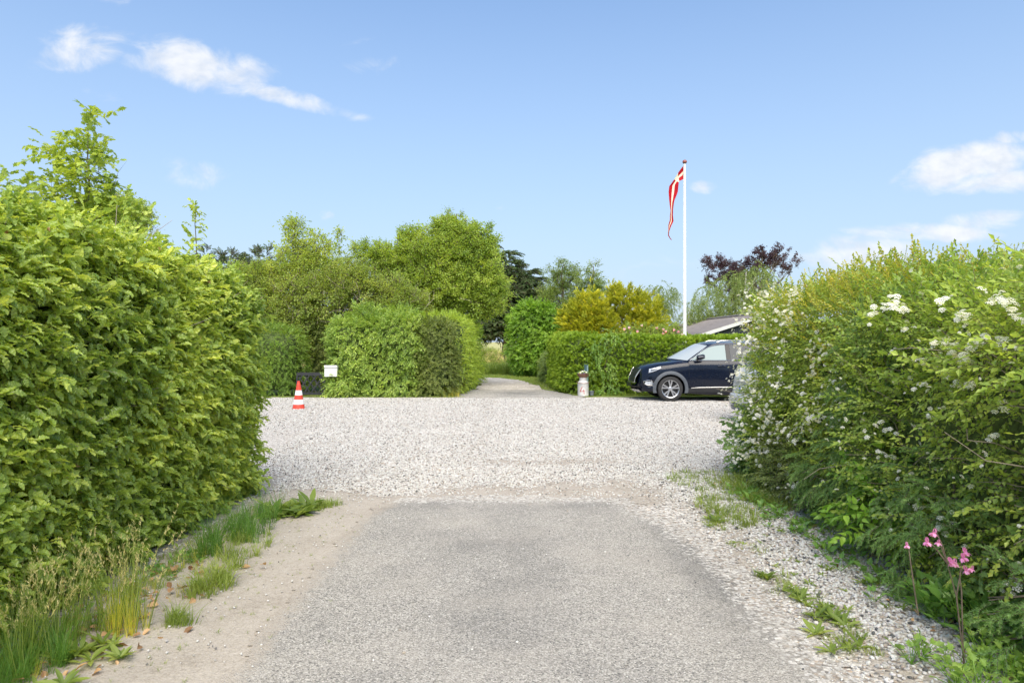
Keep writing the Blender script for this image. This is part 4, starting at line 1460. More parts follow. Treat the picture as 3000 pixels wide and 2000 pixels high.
foliage(sn, Hn, 900, P_HAW, depth=.12, out=.10, droop=.1, jit=.55, tone=(.9, 12), name='lobed_foliage', keep=lambda p: (p[:, 2] < .75))
for t, n_, nm in ((sp, 34, 'twigs'), (sn, 300, 'twigs')):
    mb = MB()
    rr = random.Random(n_)
    hull = Hs if t is sp else Hn
    p, nn = sample(hull, n_ * 2)
    k = np.where(nn[:, 2] < .45)[0][:n_]
    p, nn = p[k], nn[k]
    for i in range(len(k)):
        a = Vector(p[i] - nn[i] * .22) - Vector(t.location)
        d = Vector(nn[i]) * .5 + Vector((rr.gauss(0, .4), rr.gauss(0, .6), rr.uniform(-.2, .8)))
        mb.tube(bent(a, a + d * rr.uniform(.3, .65), rr.uniform(-.1, .15), 5, .15, i), [.0045, .004, .0035, .0025, .0015], 4)
    mb.build(nm, MAT['drytwig'], t)['kind'] = 'stuff'
# long shoots above the top
P_LONG = sprigs('long_shoot', 'yellowgreen', 4, 18, .5, (.06, .026), 40, -.05, 1, .3, .2, seed=41, jit=.5, flat=.6, tr=.003)
for t, hull, n_, nm in ((sn, Hn, 46, 'long_shoots'), (sp, Hs, 14, 'long_shoots')):
    p, nn = sample(hull, 1500)
    k = (nn[:, 2] > .6) & (p[:, 1] > 2.6) & (p[:, 0] < 4.2)
    p = p[k][:n_]
    n = len(p)
    scatter(nm, t, p - np.array([0, 0, .06]), eulers(frames(np.array([-.1, .1, 1.0]) + rng.normal(0, .22, (n, 3)), rng.normal(0, 1, (n, 3)))), rng.uniform(.3, .75, n), rng.uniform(.5, 1, n), P_LONG)
fl_me = []
for q in range(4):
    rr = random.Random(q + 9)
    mb = MB()
    for i in range(24):
        a, r = i * 2.4, .024 * math.sqrt((i + .5) / 24)
        c = Vector((r * math.cos(a), r * math.sin(a), .012 * (1 - (r / .024) ** 2) + rr.gauss(0, .0015)))
        nrm = Vector((c.x * 18, c.y * 18, 1)).normalized()
        e1 = nrm.orthogonal().normalized()
        e2 = nrm.cross(e1)
        s = rr.uniform(.0042, .006)
        ring = [c + (e1 * math.cos(k * 1.2566 + a) + e2 * math.sin(k * 1.2566 + a)) * s + nrm * .0012 for k in range(5)]
        mb.add([c] + ring, [(0, 1 + k, 1 + (k + 1) % 5) for k in range(5)], 0, rr.random())
    fl_me.append(proto(mb, 'flower_cluster', [MAT['white']]).data)


def flowers(parent, pts, nrm):
    for i, (p, d) in enumerate(zip(pts, nrm)):
        o = bpy.data.objects.new('flower_cluster', fl_me[i % 4])
        link(o, parent)
        o.location = Vector(p) - parent.location
        o.rotation_mode = 'QUATERNION'
        o.rotation_quaternion = Vector(d).to_track_quat('Z', 'Y')
        s = rng.uniform(.65, 1.15)
        o.scale = (s, s, s)


p, nn = sample(Hs, 900)
k = ((nn[:, 0] < -.25) | (nn[:, 2] > .4)) & (p[:, 0] < 3.5) & (p[:, 1] > 5.6) & (p[:, 2] > .35) & (p[:, 2] < 2.0)
w = np.exp(-((p[:, 1] - 8.2) / 1.3) ** 2) + .25
k = np.where(k & (rng.random(len(p)) < w))[0][:60]
P_, N_ = [], []
for i in k:
    if len(P_) >= 295:
        break
    dd = np.array([rng.normal(-.1, .2), rng.normal(0, .5), rng.normal(-.55, .5)])
    for j in range(rng.integers(3, 9)):
        P_.append(p[i] + nn[i] * rng.uniform(.16, .34) + dd * .055 * j + rng.normal(0, .014, 3))
        N_.append(nn[i] * .8 + np.array([0, 0, .7]) + rng.normal(0, .3, 3))
flowers(sp, P_, N_)
q_ = np.array(P_)[rng.integers(0, len(P_), 800)] + rng.normal(0, .055, (800, 3))
P_FL = [bpy.data.objects.new('flower_cluster', m) for m in fl_me]
scatter('small_flower_clusters', sp, q_, np.stack([rng.normal(0, .5, 800), rng.normal(-.5, .5, 800), rng.uniform(0, 6, 800)], 1), rng.uniform(.4, .85, 800), rng.random(800), P_FL)
P_, N_ = [], []
for (px, py, c) in [(2760, 1010, 7), (2790, 1030, 9), (2830, 1045, 9), (2850, 1010, 8), (2880, 990, 4), (2935, 1000, 4), (2700, 1125, 5), (2790, 1125, 6), (2845, 1130, 3), (2940, 1195, 4), (2910, 1285, 4), (2600, 1330, 3), (2640, 1265, 3), (2690, 1480, 4), (2770, 1545, 5), (2650, 960, 4), (2820, 920, 8), (2900, 880, 8), (2960, 900, 7), (2640, 900, 9), (2600, 885, 9), (2560, 920, 6), (2980, 1720, 4), (2960, 1020, 4), (2590, 1240, 3), (2700, 1040, 4), (2990, 930, 6), (2760, 880, 5)]:
    for j in range(c):
        Yq = 2.62 * F / (px - 1500)
        q = at(px + rng.normal(0, 16), py + rng.normal(0, 11), Yq + rng.normal(0, .03))
        P_.append(np.array(q))
        N_.append(np.array([-.3, -.5, 1.0]) + rng.normal(0, .25, 3))
flowers(sn, P_, N_)
p, nn = sample(Hn, 900)
k = np.where((nn[:, 0] < -.3) & (p[:, 1] > 2.6) & (p[:, 2] > .3))[0][:230]
n = len(k)
scatter('small_flower_clusters', sn, p[k] + nn[k] * rng.uniform(.14, .24, n)[:, None] + rng.normal(0, .03, (n, 3)), np.stack([rng.normal(0, .5, n), rng.normal(-.5, .5, n), rng.uniform(0, 6, n)], 1), rng.uniform(.3, .75, n), rng.random(n), P_FL)


# shrubs and young conifers pushing through the hedge
def young_spruce(label, hull, base, h, n, sc_=1.2):
    t = thing('young_spruce', label, 'conifer', base, 0, 'young spruces growing through the flowering hedge')
    MB().tube(bent((0, 0, -.02), (0, 0, h), 0, 5, .02, 1), [.03, .025, .02, .012, .005], 7).build('trunk', MAT['bark'], t)
    rr = random.Random(int(h * 100))
    for i in range(9):
        z = h * (.12 + .09 * i)
        a = rr.uniform(2.0, 4.6)
        e = Vector((math.cos(a) * .35, math.sin(a) * .35, z - .06))
        MB().tube(bent((0, 0, z), e, .05, 4, .05, i), [.010, .008, .006, .003], 5).build('branch', MAT['bark'], t)
    foliage(t, hull, n, P_SPRUCE, sc_, depth=.14, out=.10, droop=.75, upw=1.0, jit=.4, tone=(1.5, 20), upnorm=.3)
    return t


young_spruce('young green spruce growing up through the white flowering spirea', rounded_box((2.62, 5.05, .1), (3.4, 5.85, 1.98), .33, .2, lambda p: (p[0] + .10 * p[2], p[1], p[2]), .12, 2, 31), (3.05, 5.45, 0), 1.85, 420)
young_spruce('small spruce at the foot of the hedge behind the heart shaped leaves', rounded_box((2.5, 4.0, .05), (3.1, 4.75, .78), .28, .2, None, .1, 2, 32), (2.85, 4.4, 0), .75, 130, 1.05)
young_spruce('low spruce branch tuft beside the forecourt end of the spirea', rounded_box((2.72, 5.95, .05), (3.2, 6.5, .72), .24, .2, None, .08, 2, 33), (2.9, 6.2, 0), .7, 200, 1.05)
young_spruce('spruce seedling at the bottom corner nearest the camera beside pink columbine', rounded_box((2.42, 3.05, .03), (2.95, 3.6, .48), .2, .15, None, .08, 2, 34), (2.75, 3.35, 0), .45, 95, 1.0)

t = thing('heart_leaf_vine', 'climbing plant with large heart shaped light green leaves between the small spruces', 'plant', (2.62, 5.0, 0))
Hh = rounded_box((2.56, 4.75, .04), (2.90, 5.2, .66), .17, .15, lambda p: (p[0] + .1 * p[2], p[1], p[2]), .05, 2, 35)
foliage(t, Hh, 46, P_HEART, .72, depth=.06, out=.06, droop=.2, jit=.5, toneoff=.1)
MB().tube(bent((0, 0, 0), (.03, 0, .6), 0, 5, .1, 3), [.006, .005, .004, .003, .002], 5).build('stem', MAT['twig'], t)
hl = []
for q in range(4):
    mb = MB()
    v, f = leaf_geo(.10, .065, .25, .3, 3, 'heart')
    mb.add(v, f, 0, .4 + .15 * q)
    hl.append(proto(mb, 'leaf', [MAT['heart']]).data)
leaf_parts(t, Hh, lambda p, nn: (nn[:, 0] + nn[:, 1] < -.3) & (p[:, 2] > .08), 60, hl, (.02, .06), (-.2, -.2, 0), .7, .8)
Hc = rounded_box((2.74, 6.5, -.02), (3.2, 7.6, .72), .25, .18, None, .1, 2, 36)
hedge('cotoneaster_bush', 'small dark fine leaved bush at the foot of the spirea', Hc, 900, P_COT, (2.9, 7.0, 0), depth=.12, core=.16)['category'] = 'bush'
Hw = rounded_box((2.85, 7.6, -.02), (3.4, 8.75, .75), .3, .18, None, .12, 1.5, 37)
hedge('hawthorn_bush', 'grey green lobed leaved bush at the forecourt end of the spirea', Hw, 620, P_HAW, (2.9, 8.3, 0), depth=.12, core=.18)['category'] = 'bush'
t = thing('ground_cover_plant', 'dark broad leaved ground plant below the pink columbine flowers', 'plant', (2.6, 3.8, 0))
n = 60
pos = np.stack([rng.uniform(2.38, 2.85, n), rng.uniform(3.45, 4.15, n), rng.uniform(0, .12, n)], 1)
scatter('foliage', t, pos, np.stack([rng.normal(0, .3, n), rng.normal(0, .3, n), rng.uniform(0, 6.3, n)], 1), rng.uniform(.8, 1.3, n), rng.uniform(0, .7, n), P_GROUND)

cb = thing('columbine', 'pink columbine flowers on tall dark stems at the hedge foot', 'flower', (2.2, 3.35, 0))
Yc = 3.35
stems = [[(2832, 1985), (2818, 1890), (2802, 1745), (2775, 1650), (2757, 1602), (2750, 1590)], [(2824, 1985), (2820, 1850), (2817, 1730), (2811, 1680), (2820, 1668)],
         [(2775, 1650), (2762, 1600), (2745, 1560), (2737, 1545)], [(2775, 1650), (2745, 1610), (2722, 1585)], [(2802, 1745), (2812, 1690), (2822, 1612)], [(2690, 1800), (2675, 1700), (2660, 1590)], [(2775, 1650), (2785, 1632)]]
for s in stems:
    MB().tube([at(a, b, Yc) - cb.location for a, b in s], [.0035 if i < len(s) / 2 else .0022 for i in range(len(s))], 6).build('stem', MAT['twig'], cb)
cf = []
for q in range(3):
    rr = random.Random(q)
    mb = MB()
    for i in range(5):
        a = i * 1.2566
        c, s = math.cos(a), math.sin(a)
        put_leaf(mb, (0, 0, 0), (c, s, -.55 + rr.gauss(0, .1)), (0, 0, 1), leaf_geo(.034, .02, .2, .15, 3), rr.random())
        put_leaf(mb, (0, 0, .002), (math.cos(a + .6) * .5, math.sin(a + .6) * .5, -1), (c, s, 0), leaf_geo(.030, .016, .3, 0, 3), .6 + .4 * rr.random())
        mb.tube([(c * .006, s * .006, 0), (c * .009, s * .009, .012), (c * .004, s * .004, .024)], [.003, .0022, .0012], 4, 0, True, .2)
    cf.append(proto(mb, 'flower', [MAT['pink']]).data)
for i, (px, py) in enumerate([(2657, 1596), (2737, 1560), (2716, 1586), (2749, 1588), (2828, 1616), (2786, 1644), (2830, 1668), (2847, 1664), (2822, 1632), (2797, 1648)]):
    o = bpy.data.objects.new('flower', cf[i % 3])
    link(o, cb)
    o.location = at(px, py, Yc - .02 * (i % 3)) - cb.location
    o.rotation_euler = (rng.normal(0, .3), rng.normal(0, .3), rng.uniform(0, 6))
    s = .65 if i in (0, 3, 7) else .9
    o.scale = (s, s, s)
n = 46
pos = np.stack([rng.uniform(2.0, 2.7, n), rng.uniform(3.15, 3.5, n), rng.uniform(0, .03, n)], 1)
scatter('foliage', cb, pos, np.stack([rng.normal(0, .2, n), rng.normal(0, .2, n), rng.uniform(0, 6.3, n)], 1), rng.uniform(.7, 1.2, n), rng.uniform(.2, 1, n), P_COLUMB)


# ---- verge grasses and weeds
def clump(name, label, c, r, n, protos, scale=(.7, 1.1), tone=.5, cat='grass', lean=(0, 0)):
    a, d = rng.uniform(0, 6.28, n), np.sqrt(rng.random(n))
    pos = np.stack([c[0] + r[0] * d * np.cos(a), c[1] + r[1] * d * np.sin(a), np.zeros(n)], 1)
    rot = np.stack([rng.normal(lean[1], .15, n), rng.normal(lean[0], .15, n), rng.uniform(0, 6.28, n)], 1)
    rot[:, 2] = np.where(np.abs(np.array(lean)).sum() > 0, rng.normal(0, .4, n), rot[:, 2])
    o = scatter(name, None, pos, rot, rng.uniform(*scale, n), np.clip(rng.normal(tone, .2, n), 0, 1), protos)
    return tag(o, label, cat)


clump('grass', 'dark green arching grass clump at the far foot of the beech hedge', (-2.28, 5.75), (.22, .75), 46, P_GRASSDARK, (.5, .95), .35)
clump('grass', 'lighter grass fringe between the dark clump and the sandy verge', (-2.08, 5.25), (.16, .55), 46, P_GRASS, (.5, 1.3), .6)
clump('grass', 'small bright grass tuft on the sand near the hedge foot', (-1.98, 4.5), (.13, .2), 34, P_GRASS, (.8, 1.5), .7)
clump('grass', 'tall seeding grass with yellow stalks before the beech hedge', (-2.22, 3.88), (.14, .14), 13, P_GRASSTALL, (.75, 1.05), .6)
clump('grass', 'yellow lower stalks of the seeding grass', (-2.18, 3.84), (.12, .10), 14, P_GRASSYEL, (.5, .95), .4)
clump('grass', 'tall green seeding grass at the corner nearest the camera', (-2.42, 3.5), (.12, .28), 20, P_GRASSTALL, (.6, 1.0), .35)
clump('grass', 'low dense grass in the near corner under the hedge', (-2.45, 3.35), (.2, .3), 90, P_GRASSDARK, (.35, .7), .6)
clump('weed', 'single spreading weed tuft standing alone on the sand', (-1.92, 3.95), (.09, .06), 14, P_GRASS, (.7, 1.2), .45, 'weed')
clump('weed', 'broad leaved dandelion weeds where sand meets the forecourt', (-2.12, 6.55), (.22, .3), 16, P_DANDY, (1.0, 2.0), .5, 'weed')
clump('grass', 'short grass mat where the sandy verge meets the forecourt', (-2.0, 6.75), (.3, .16), 90, P_GRASSLOW, (.7, 1.4), .4)
clump('weed', 'leafy weeds between dead leaves in the near corner', (-2.2, 3.5), (.22, .3), 16, P_DANDY, (.6, 1.2), .7, 'weed')


clump('grass', 'matted short weeds and grass along the foot of the beech hedge', (-2.48, 4.9), (.18, 1.9), 330, P_GRASSLOW, (.3, 1.1), .4)
clump('weed', 'small round leaved weeds among the grass under the beech hedge', (-2.42, 4.6), (.16, 1.5), 50, P_GROUND, (.3, .6), .6, 'weed')
clump('grass', 'thin dry straw stalks lying along the left hedge foot', (-2.32, 4.4), (.2, 1.3), 40, P_GRASSYEL, (.15, .4), .8)


def pts_sand(n):
    return rng.normal(-1.85, .3, n), rng.uniform(3.0, 6.8, n)


grass_area('weed', 'tiny weed sprouts dotted over the sandy verge', 210, pts_sand, P_GRASSLOW, (.15, .38), 'weed', .002)
x_ = lambda n: (rng.uniform(-2.7, -2.0, n), rng.uniform(3.0, 4.4, n))
n = 170
pos = np.stack([rng.normal(-2.35, .2, n), rng.uniform(3.0, 5.0, n), rng.uniform(.002, .02, n)], 1)
tag(scatter('leaf_litter', None, pos, np.stack([rng.normal(0, .5, n), rng.normal(0, .5, n), rng.uniform(0, 6.3, n)], 1), rng.uniform(.5, 1.1, n), rng.random(n), P_DEAD), 'brown fallen leaves scattered under the beech hedge', 'leaf litter')
n = 90
pos = np.stack([rng.uniform(2.3, 2.8, n), rng.uniform(3.2, 8, n), rng.uniform(.01, .02, n)], 1)
tag(scatter('leaf_litter', None, pos, np.stack([rng.normal(0, .5, n), rng.normal(0, .5, n), rng.uniform(0, 6.3, n)], 1), rng.uniform(.3, .7, n), rng.random(n), P_DEAD), 'few brown leaves along the foot of the flowering hedge', 'leaf litter')
clump('grass', 'long grass patch on the gravel edge below the spirea', (2.05, 6.55), (.24, .6), 60, P_GRASS, (.5, 1.3), .5)
clump('grass', 'short grass patch reaching from the spirea onto the forecourt', (2.4, 7.9), (.55, .7), 150, P_GRASSLOW, (.6, 1.5), .45)
clump('grass', 'green grass under the hawthorn bush', (2.6, 7.3), (.25, .8), 120, P_GRASS, (.7, 1.3), .45)


def pts_edge(n):
    y = rng.uniform(3.0, 6.3, n)
    x = 1.84 + rng.normal(0, .07, n) + .04 * np.sin(y * 5)
    k = (np.sin(y * 7.3) + np.sin(y * 3.1 + 1) + rng.normal(0, .4, n)) > .1
    return x[k], y[k]


grass_area('weed', 'broken line of low weeds along the asphalt edge beside the gravel strip', 330, pts_edge, P_GRASSLOW + P_DANDY[:1], (.35, 1.0), 'weed', .003, .55)
grass_area('weed', 'low leafy weeds scattered at the foot of the flowering hedge', 110, lambda n: (rng.normal(2.5, .1, n), rng.uniform(4.2, 7.5, n)), P_DANDY + P_GROUND, (.4, .9), 'weed', .003, .5)
grass_area('weed', 'sparse seedlings growing in the pebbles of the strip', 40, lambda n: (rng.uniform(1.9, 2.45, n), rng.uniform(3.2, 7, n)), P_DANDY, (.25, .6), 'weed', .003, .5)

# ================================================================ OBJECTS
M_RED = simple('orange_red_plastic', (0.62, 0.055, 0.028), .5, var=.12, scale=6, dirt=((.55, .35, .3), 22, .66))
M_WHITE = simple('white_reflective', (0.74, 0.74, 0.72), .45, var=.05, scale=6, dirt=((.45, .42, .38), 18, .68))
M_PAINTW = simple('white_paint', (0.80, 0.80, 0.78), .35, var=.03, scale=3)
M_BLACKW = simple('black_stained_wood', (0.022, 0.023, 0.026), .55, var=.3, scale=14, dirt=((.16, .13, .1), 26, .68), bump=.2)
M_ZINC = simple('weathered_zinc', (0.52, 0.51, 0.49), .55, metal=.25, var=.16, scale=9, dirt=((.33, .27, .21), 14, .62))
M_RUST = simple('rusty_iron', (0.17, 0.085, 0.055), .85, var=.4, scale=16, bump=.3, dirt=((.26, .16, .11), 10, .55))
M_REDP = simple('red_brush_paint', (0.38, 0.02, 0.02), .5)
M_TEAL = simple('dark_teal_paint', (0.028, 0.075, 0.085), .5, var=.25)
M_GREYP = simple('grey_plastic', (0.13, 0.15, 0.17), .6)
M_SOILP = simple('potting_soil', (0.05, 0.035, 0.025), .95, var=.4, scale=30)

# traffic cone
c = at(875, 1000, 16.6)
t = thing('traffic_cone', 'orange red traffic cone with two white bands on the gravel', 'traffic cone', (c.x, 16.6, 0))
rB = lambda z: .138 - (z - .05) / .60 * .103
MB().lathe([(.0, .0), (.146, .0), (.146, .018), (.138, .05)] + [(rB(z), z) for z in (.05, .108)], 28).build('base', M_RED, t)
for (z0, z1, m, nm) in ((.108, .225, M_WHITE, 'white_band'), (.225, .33, M_RED, 'red_band'), (.33, .445, M_WHITE, 'white_band'), (.445, .60, M_RED, 'red_band')):
    pr = .0015 if m is M_WHITE else 0
    MB().lathe([(rB(z0), z0), (rB(z0) + pr, z0 + .001), (rB(z1) + pr, z1 - .001), (rB(z1), z1)], 28).build(nm, m, t)
MB().lathe([(rB(.60), .60), (.036, .612), (.031, .625), (.034, .64), (.034, .662), (.026, .668), (.02, .66), (.0, .655)], 24).build('tip', M_RED, t)

# black trellis gate
g0, g1 = at(873, 1100, 20.35), at(950, 1100, 20.25)
t = thing('trellis_gate', 'low black wooden gate with diagonal lattice in the hedge gap', 'gate', (g0.x, 20.35, 0), math.atan2(-.10, g1.x - g0.x))
W_ = g1.x - g0.x
MB().box((W_ / 2, 0, .665), (W_ + .06, .05, .09)).build('top_rail', M_BLACKW, t, False)
MB().box((W_ / 2, 0, .085), (W_ + .06, .05, .07)).build('bottom_rail', M_BLACKW, t, False)
for x in (-.02, W_ + .02):
    MB().box((x, 0, .375), (.05, .045, .51)).build('stile', M_BLACKW, t, False)


def diag(x0, z0, x1, z1, y, nm, par):
    a, b = Vector((x0, y, z0)), Vector((x1, y, z1))
    d = b - a
    MB().box((a + b) / 2, (d.length, .018, .038), Matrix.Rotation(-math.atan2(d.z, d.x), 3, 'Y')).build(nm, M_BLACKW, par, False)


zl, zh = .125, .618
for k in range(-3, 6):
    for sgn, y in ((1, -.012), (-1, .012)):
        x0 = k * .215
        x1 = x0 + .36 * 1
        za, zb = (zl, zh) if sgn > 0 else (zh, zl)
        a, b = x0, x1
        ta, tb = max(0, (0 - a) / (b - a)), min(1, (W_ - a) / (b - a))
        if tb - ta > .12:
            diag(a + (b - a) * ta, za + (zb - za) * ta, a + (b - a) * tb, za + (zb - za) * tb, y, 'lattice_slat', t)

# white mailbox at the hedge
m0 = at(973, 1086, 19.85)
t = thing('mailbox', 'white metal mailbox half grown over by the light green bush', 'mailbox', (m0.x, 19.70, 0))
zc = m0.z
b = MB().box((0, .06, zc - .03), (.345, .17, .25))
b.build('body', M_PAINTW, t, False)
MB().box((0, .055, zc + .13), (.355, .19, .06), Matrix.Rotation(R(-4), 3, 'X')).build('lid', M_PAINTW, t, False)
MB().box((0, -.028, zc + .094), (.33, .006, .007)).build('slot', M_BLACKW, t, False)
MB().lathe([(0, -.031), (.010, -.031), (.010, -.020)], 12, 'y', (.01, 0, zc + .045)).build('lock', M_GREYP, t)
MB().box((0, .42, (zc + .05) / 2), (.06, .06, zc + .05)).build('post', M_GREYP, t, False)
MB().box((0, .27, zc - .03), (.05, .25, .04)).build('bracket', M_GREYP, t, False)

# milk churn with number and planted bowl
t = thing('milk_churn', 'weathered white milk churn with a red number four beside the path', 'milk churn', (2.13, 20.45, 0))
MB().lathe([(0, 0), (.165, 0), (.168, .012), (.165, .02), (.165, .335), (.170, .338), (.170, .348), (.165, .351), (.165, .378)], 36).build('body', M_ZINC, t)
MB().lathe([(.165, .378), (.173, .380), (.174, .392), (.165, .398)], 36).build('rusty_band', M_RUST, t)
MB().lathe([(.165, .398), (.158, .41), (.115, .462), (.108, .468), (.108, .545), (.118, .556), (.0, .556)], 36).build('neck', M_ZINC, t)
for s in (-1, 1):
    MB().tube([(s * .160, 0, .395), (s * .183, 0, .400), (s * .188, 0, .44), (s * .176, 0, .452)], .007, 6).build('handle', M_RUST, t)


def stroke(pts, w, par, r=.1665):
    """painted brush stroke lying on the churn's round side; pts are (x, z)"""
    mb = MB()
    for (a, b) in zip(pts[:-1], pts[1:]):
        a, b = Vector((a[0], 0, a[1])), Vector((b[0], 0, b[1]))
        d = (b - a).normalized()
        s = Vector((-d.z, 0, d.x)) * w / 2
        vv, ff = [], []
        for i in range(5):
            for sg in (-1, 1):
                q = a.lerp(b, i / 4) + s * sg * (1 - .15 * (i == 4))
                vv.append((q.x, -math.sqrt(max(1e-6, r * r - q.x * q.x)), q.z))
        for i in range(4):
            ff.append((2 * i, 2 * i + 1, 2 * i + 3, 2 * i + 2))
        mb.add(vv, ff)
    return mb.build('number_stroke', M_REDP, par, False)


stroke([(-.042, .285), (-.105, .140), (.035, .158)], .017, t)
stroke([(-.002, .205), (.016, .062)], .018, t, .1672)
bw = thing('flower_bowl', 'rusty iron bowl of white and purple pansies on the churn', 'flower bowl', (2.13, 20.45, .556))
MB().lathe([(0, 0), (.12, 0), (.15, .03), (.176, .10), (.186, .118), (.178, .118), (.166, .10), (.14, .085), (0, .085)], 32).build('bowl', M_RUST, bw)
MB().lathe([(0, .112), (.1, .108), (.164, .098)], 24).build('soil', M_SOILP, bw)
M_PURP = leafmat('purple_pansy', (.10, .03, .16), (.22, .08, .30), (.45, .25, .55), .2)
M_YELP = leafmat('yellow_pansy', (.55, .42, .06), (.65, .55, .12), (.75, .68, .3), .2)
n = 40
scatter('foliage', bw, np.stack([2.13 + rng.normal(0, .075, n), 20.45 + rng.normal(0, .075, n), .66 + rng.uniform(0, .04, n)], 1), np.stack([rng.normal(0, .4, n), rng.normal(0, .4, n), rng.uniform(0, 6, n)], 1), rng.uniform(.25, .45, n), rng.random(n), P_GROUND)
for i in range(34):
    a, d = rng.uniform(0, 6.28), .14 * math.sqrt(rng.random())
    m = [MAT['white'], MAT['white'], MAT['white'], M_PURP, MAT['white'], M_YELP][i % 6]
    mb = MB()
    nrm = Vector((rng.normal(0, .4), -.7 + rng.normal(0, .3), .8))
    for k in range(5):
        e1 = nrm.orthogonal().normalized()
        e2 = nrm.normalized().cross(e1)
        put_leaf(mb, (0, 0, 0), e1 * math.cos(k * 1.257) + e2 * math.sin(k * 1.257), nrm, leaf_geo(.026, .026, -.1, .1, 1), rng.random())
    o = mb.build('pansy', m, bw, False, lv=True)
    o.location = (d * math.cos(a), d * math.sin(a), .135 + .05 * (1 - d / .14) + rng.normal(0, .012))
# narrow post and plastic pot by the churn
t = thing('post_stand', 'narrow dark teal post standing behind the milk churn', 'post', (2.30, 20.95, 0))
MB().box((-.045, 0, .45), (.07, .05, .90)).build('post', M_TEAL, t, False)
MB().box((.015, .003, .45), (.042, .06, .902)).build('side_strip', simple('pale_teal_paint', (.18, .27, .27), .5), t, False)
MB().box((-.02, 0, .915), (.125, .075, .02)).build('cap', M_TEAL, t, False)
t = thing('plant_pot', 'small dark grey pot on the gravel beside the churn', 'pot', (2.40, 20.62, 0))
MB().lathe([(0, 0), (.062, 0), (.078, .12), (.084, .122), (.084, .138), (.074, .138), (.070, .12), (0, .12)], 20).build('pot', M_GREYP, t)
MB().lathe([(0, .126), (.04, .125), (.069, .121)], 16).build('soil', M_SOILP, t)

# flagpole and pennant
Yf = 23.1
fp = at(2006, 1000, Yf)
t = thing('flagpole', 'tall white flagpole with red knob behind the thuja hedge', 'flagpole', (fp.x, Yf, 0))
ztop = at(0, 478, Yf).z
MB().tube([(0, 0, ztop * i / 8) for i in range(9)], [.064 - .028 * i / 8 for i in range(9)], 18).build('pole', M_PAINTW, t)
MB().lathe([(.0, 0), (.07, .0), (.078, .02), (.068, .06), (.04, .09), (0, .10)], 20, 'z', (0, 0, ztop + .012)).build('knob', simple('red_brown_knob', (.26, .07, .05), .5), t)
MB().lathe([(.036, -.02), (.05, -.02), (.05, .012), (0, .012)], 16, 'z', (0, 0, ztop)).build('collar', simple('brown_collar', (.12, .05, .04), .5), t)
MB().tube([(-.062, -.02, 1.2), (-.050, -.02, 4), (-.046, -.02, ztop - .1)], .004, 5).build('halyard', M_PAINTW, t)
M_FLAGR = leafmat('red_flag_cloth', (.36, .012, .022), (.40, .013, .025), (.44, .015, .028), .3, .7, .2)
M_FLAGW = leafmat('white_flag_cloth', (.56, .55, .54), (.58, .57, .56), (.60, .59, .58), .3, .7, .2)
pn = thing('pennant', 'long red pennant with white cross hanging from the flagpole top', 'flag', at(2003, 500, Yf))
zp = lambda x, y, dy: at(1900 + x / 5.225, 430 + y / 5.225, Yf + dy) - pn.location
# left edge, right edge of the cloth from hoist to tip (upper-left border / lower-right border), with depth of the folds
rows = [((548, 276), (548, 478), .0, .0), ((500, 335), (520, 503), -.10, .06), ((452, 402), (470, 525), -.16, .10), ((395, 500), (462, 540), .05, -.06), ((318, 605), (462, 560), .10, -.12),
        ((308, 690), (448, 690), -.06, .12), ((316, 800), (418, 770), -.10, .12), ((326, 890), (392, 830), .04, -.08), ((340, 980), (374, 960), .10, -.06), ((330, 1050), (372, 1050), -.06, .10),
        ((328, 1120), (381, 1140), -.08, .10), ((306, 1200), (345, 1210), .04, -.04), ((302, 1290), (316, 1290), .06, -.02), ((302, 1355), (309, 1352), 0, .02), ((330, 1400), (333, 1397), -.02, 0), ((352, 1425), (354, 1423), 0, .01)]
tt = [0, .31, .62, 1] if False else [0, .38, .62, 1]
grid = []
for (l_, r_, dl, dr) in rows:
    a, b = zp(*l_, dl * .06), zp(*r_, dr * .06)
    grid.append([a.lerp(b, u) + Vector((0, .05 * math.sin(3.14 * u), 0)) for u in (0, .19, .38, .5, .62, .81, 1)])
red, wht = MB(), MB()
for i in range(len(rows) - 1):
    for j in range(6):
        q = [grid[i][j], grid[i + 1][j], grid[i + 1][j + 1], grid[i][j + 1]]
        (wht if (j in (2, 3) and i < 13) or i == 2 else red).add(q, [(0, 1, 2, 3)])
for mb, m, nm in ((red, M_FLAGR, 'red_cloth'), (wht, M_FLAGW, 'white_cross')):
    o = mb.build(nm, m, pn, True, 180)
    bw_ = bmesh.new()
    bw_.from_mesh(o.data)
    bmesh.ops.remove_doubles(bw_, verts=bw_.verts[:], dist=1e-4)
    bw_.to_mesh(o.data)
    bw_.free()
    o.data.polygons.foreach_set('use_smooth', [False] * len(o.data.polygons))
    so_ = o.modifiers.new('thickness', 'SOLIDIFY')
    so_.thickness = .004

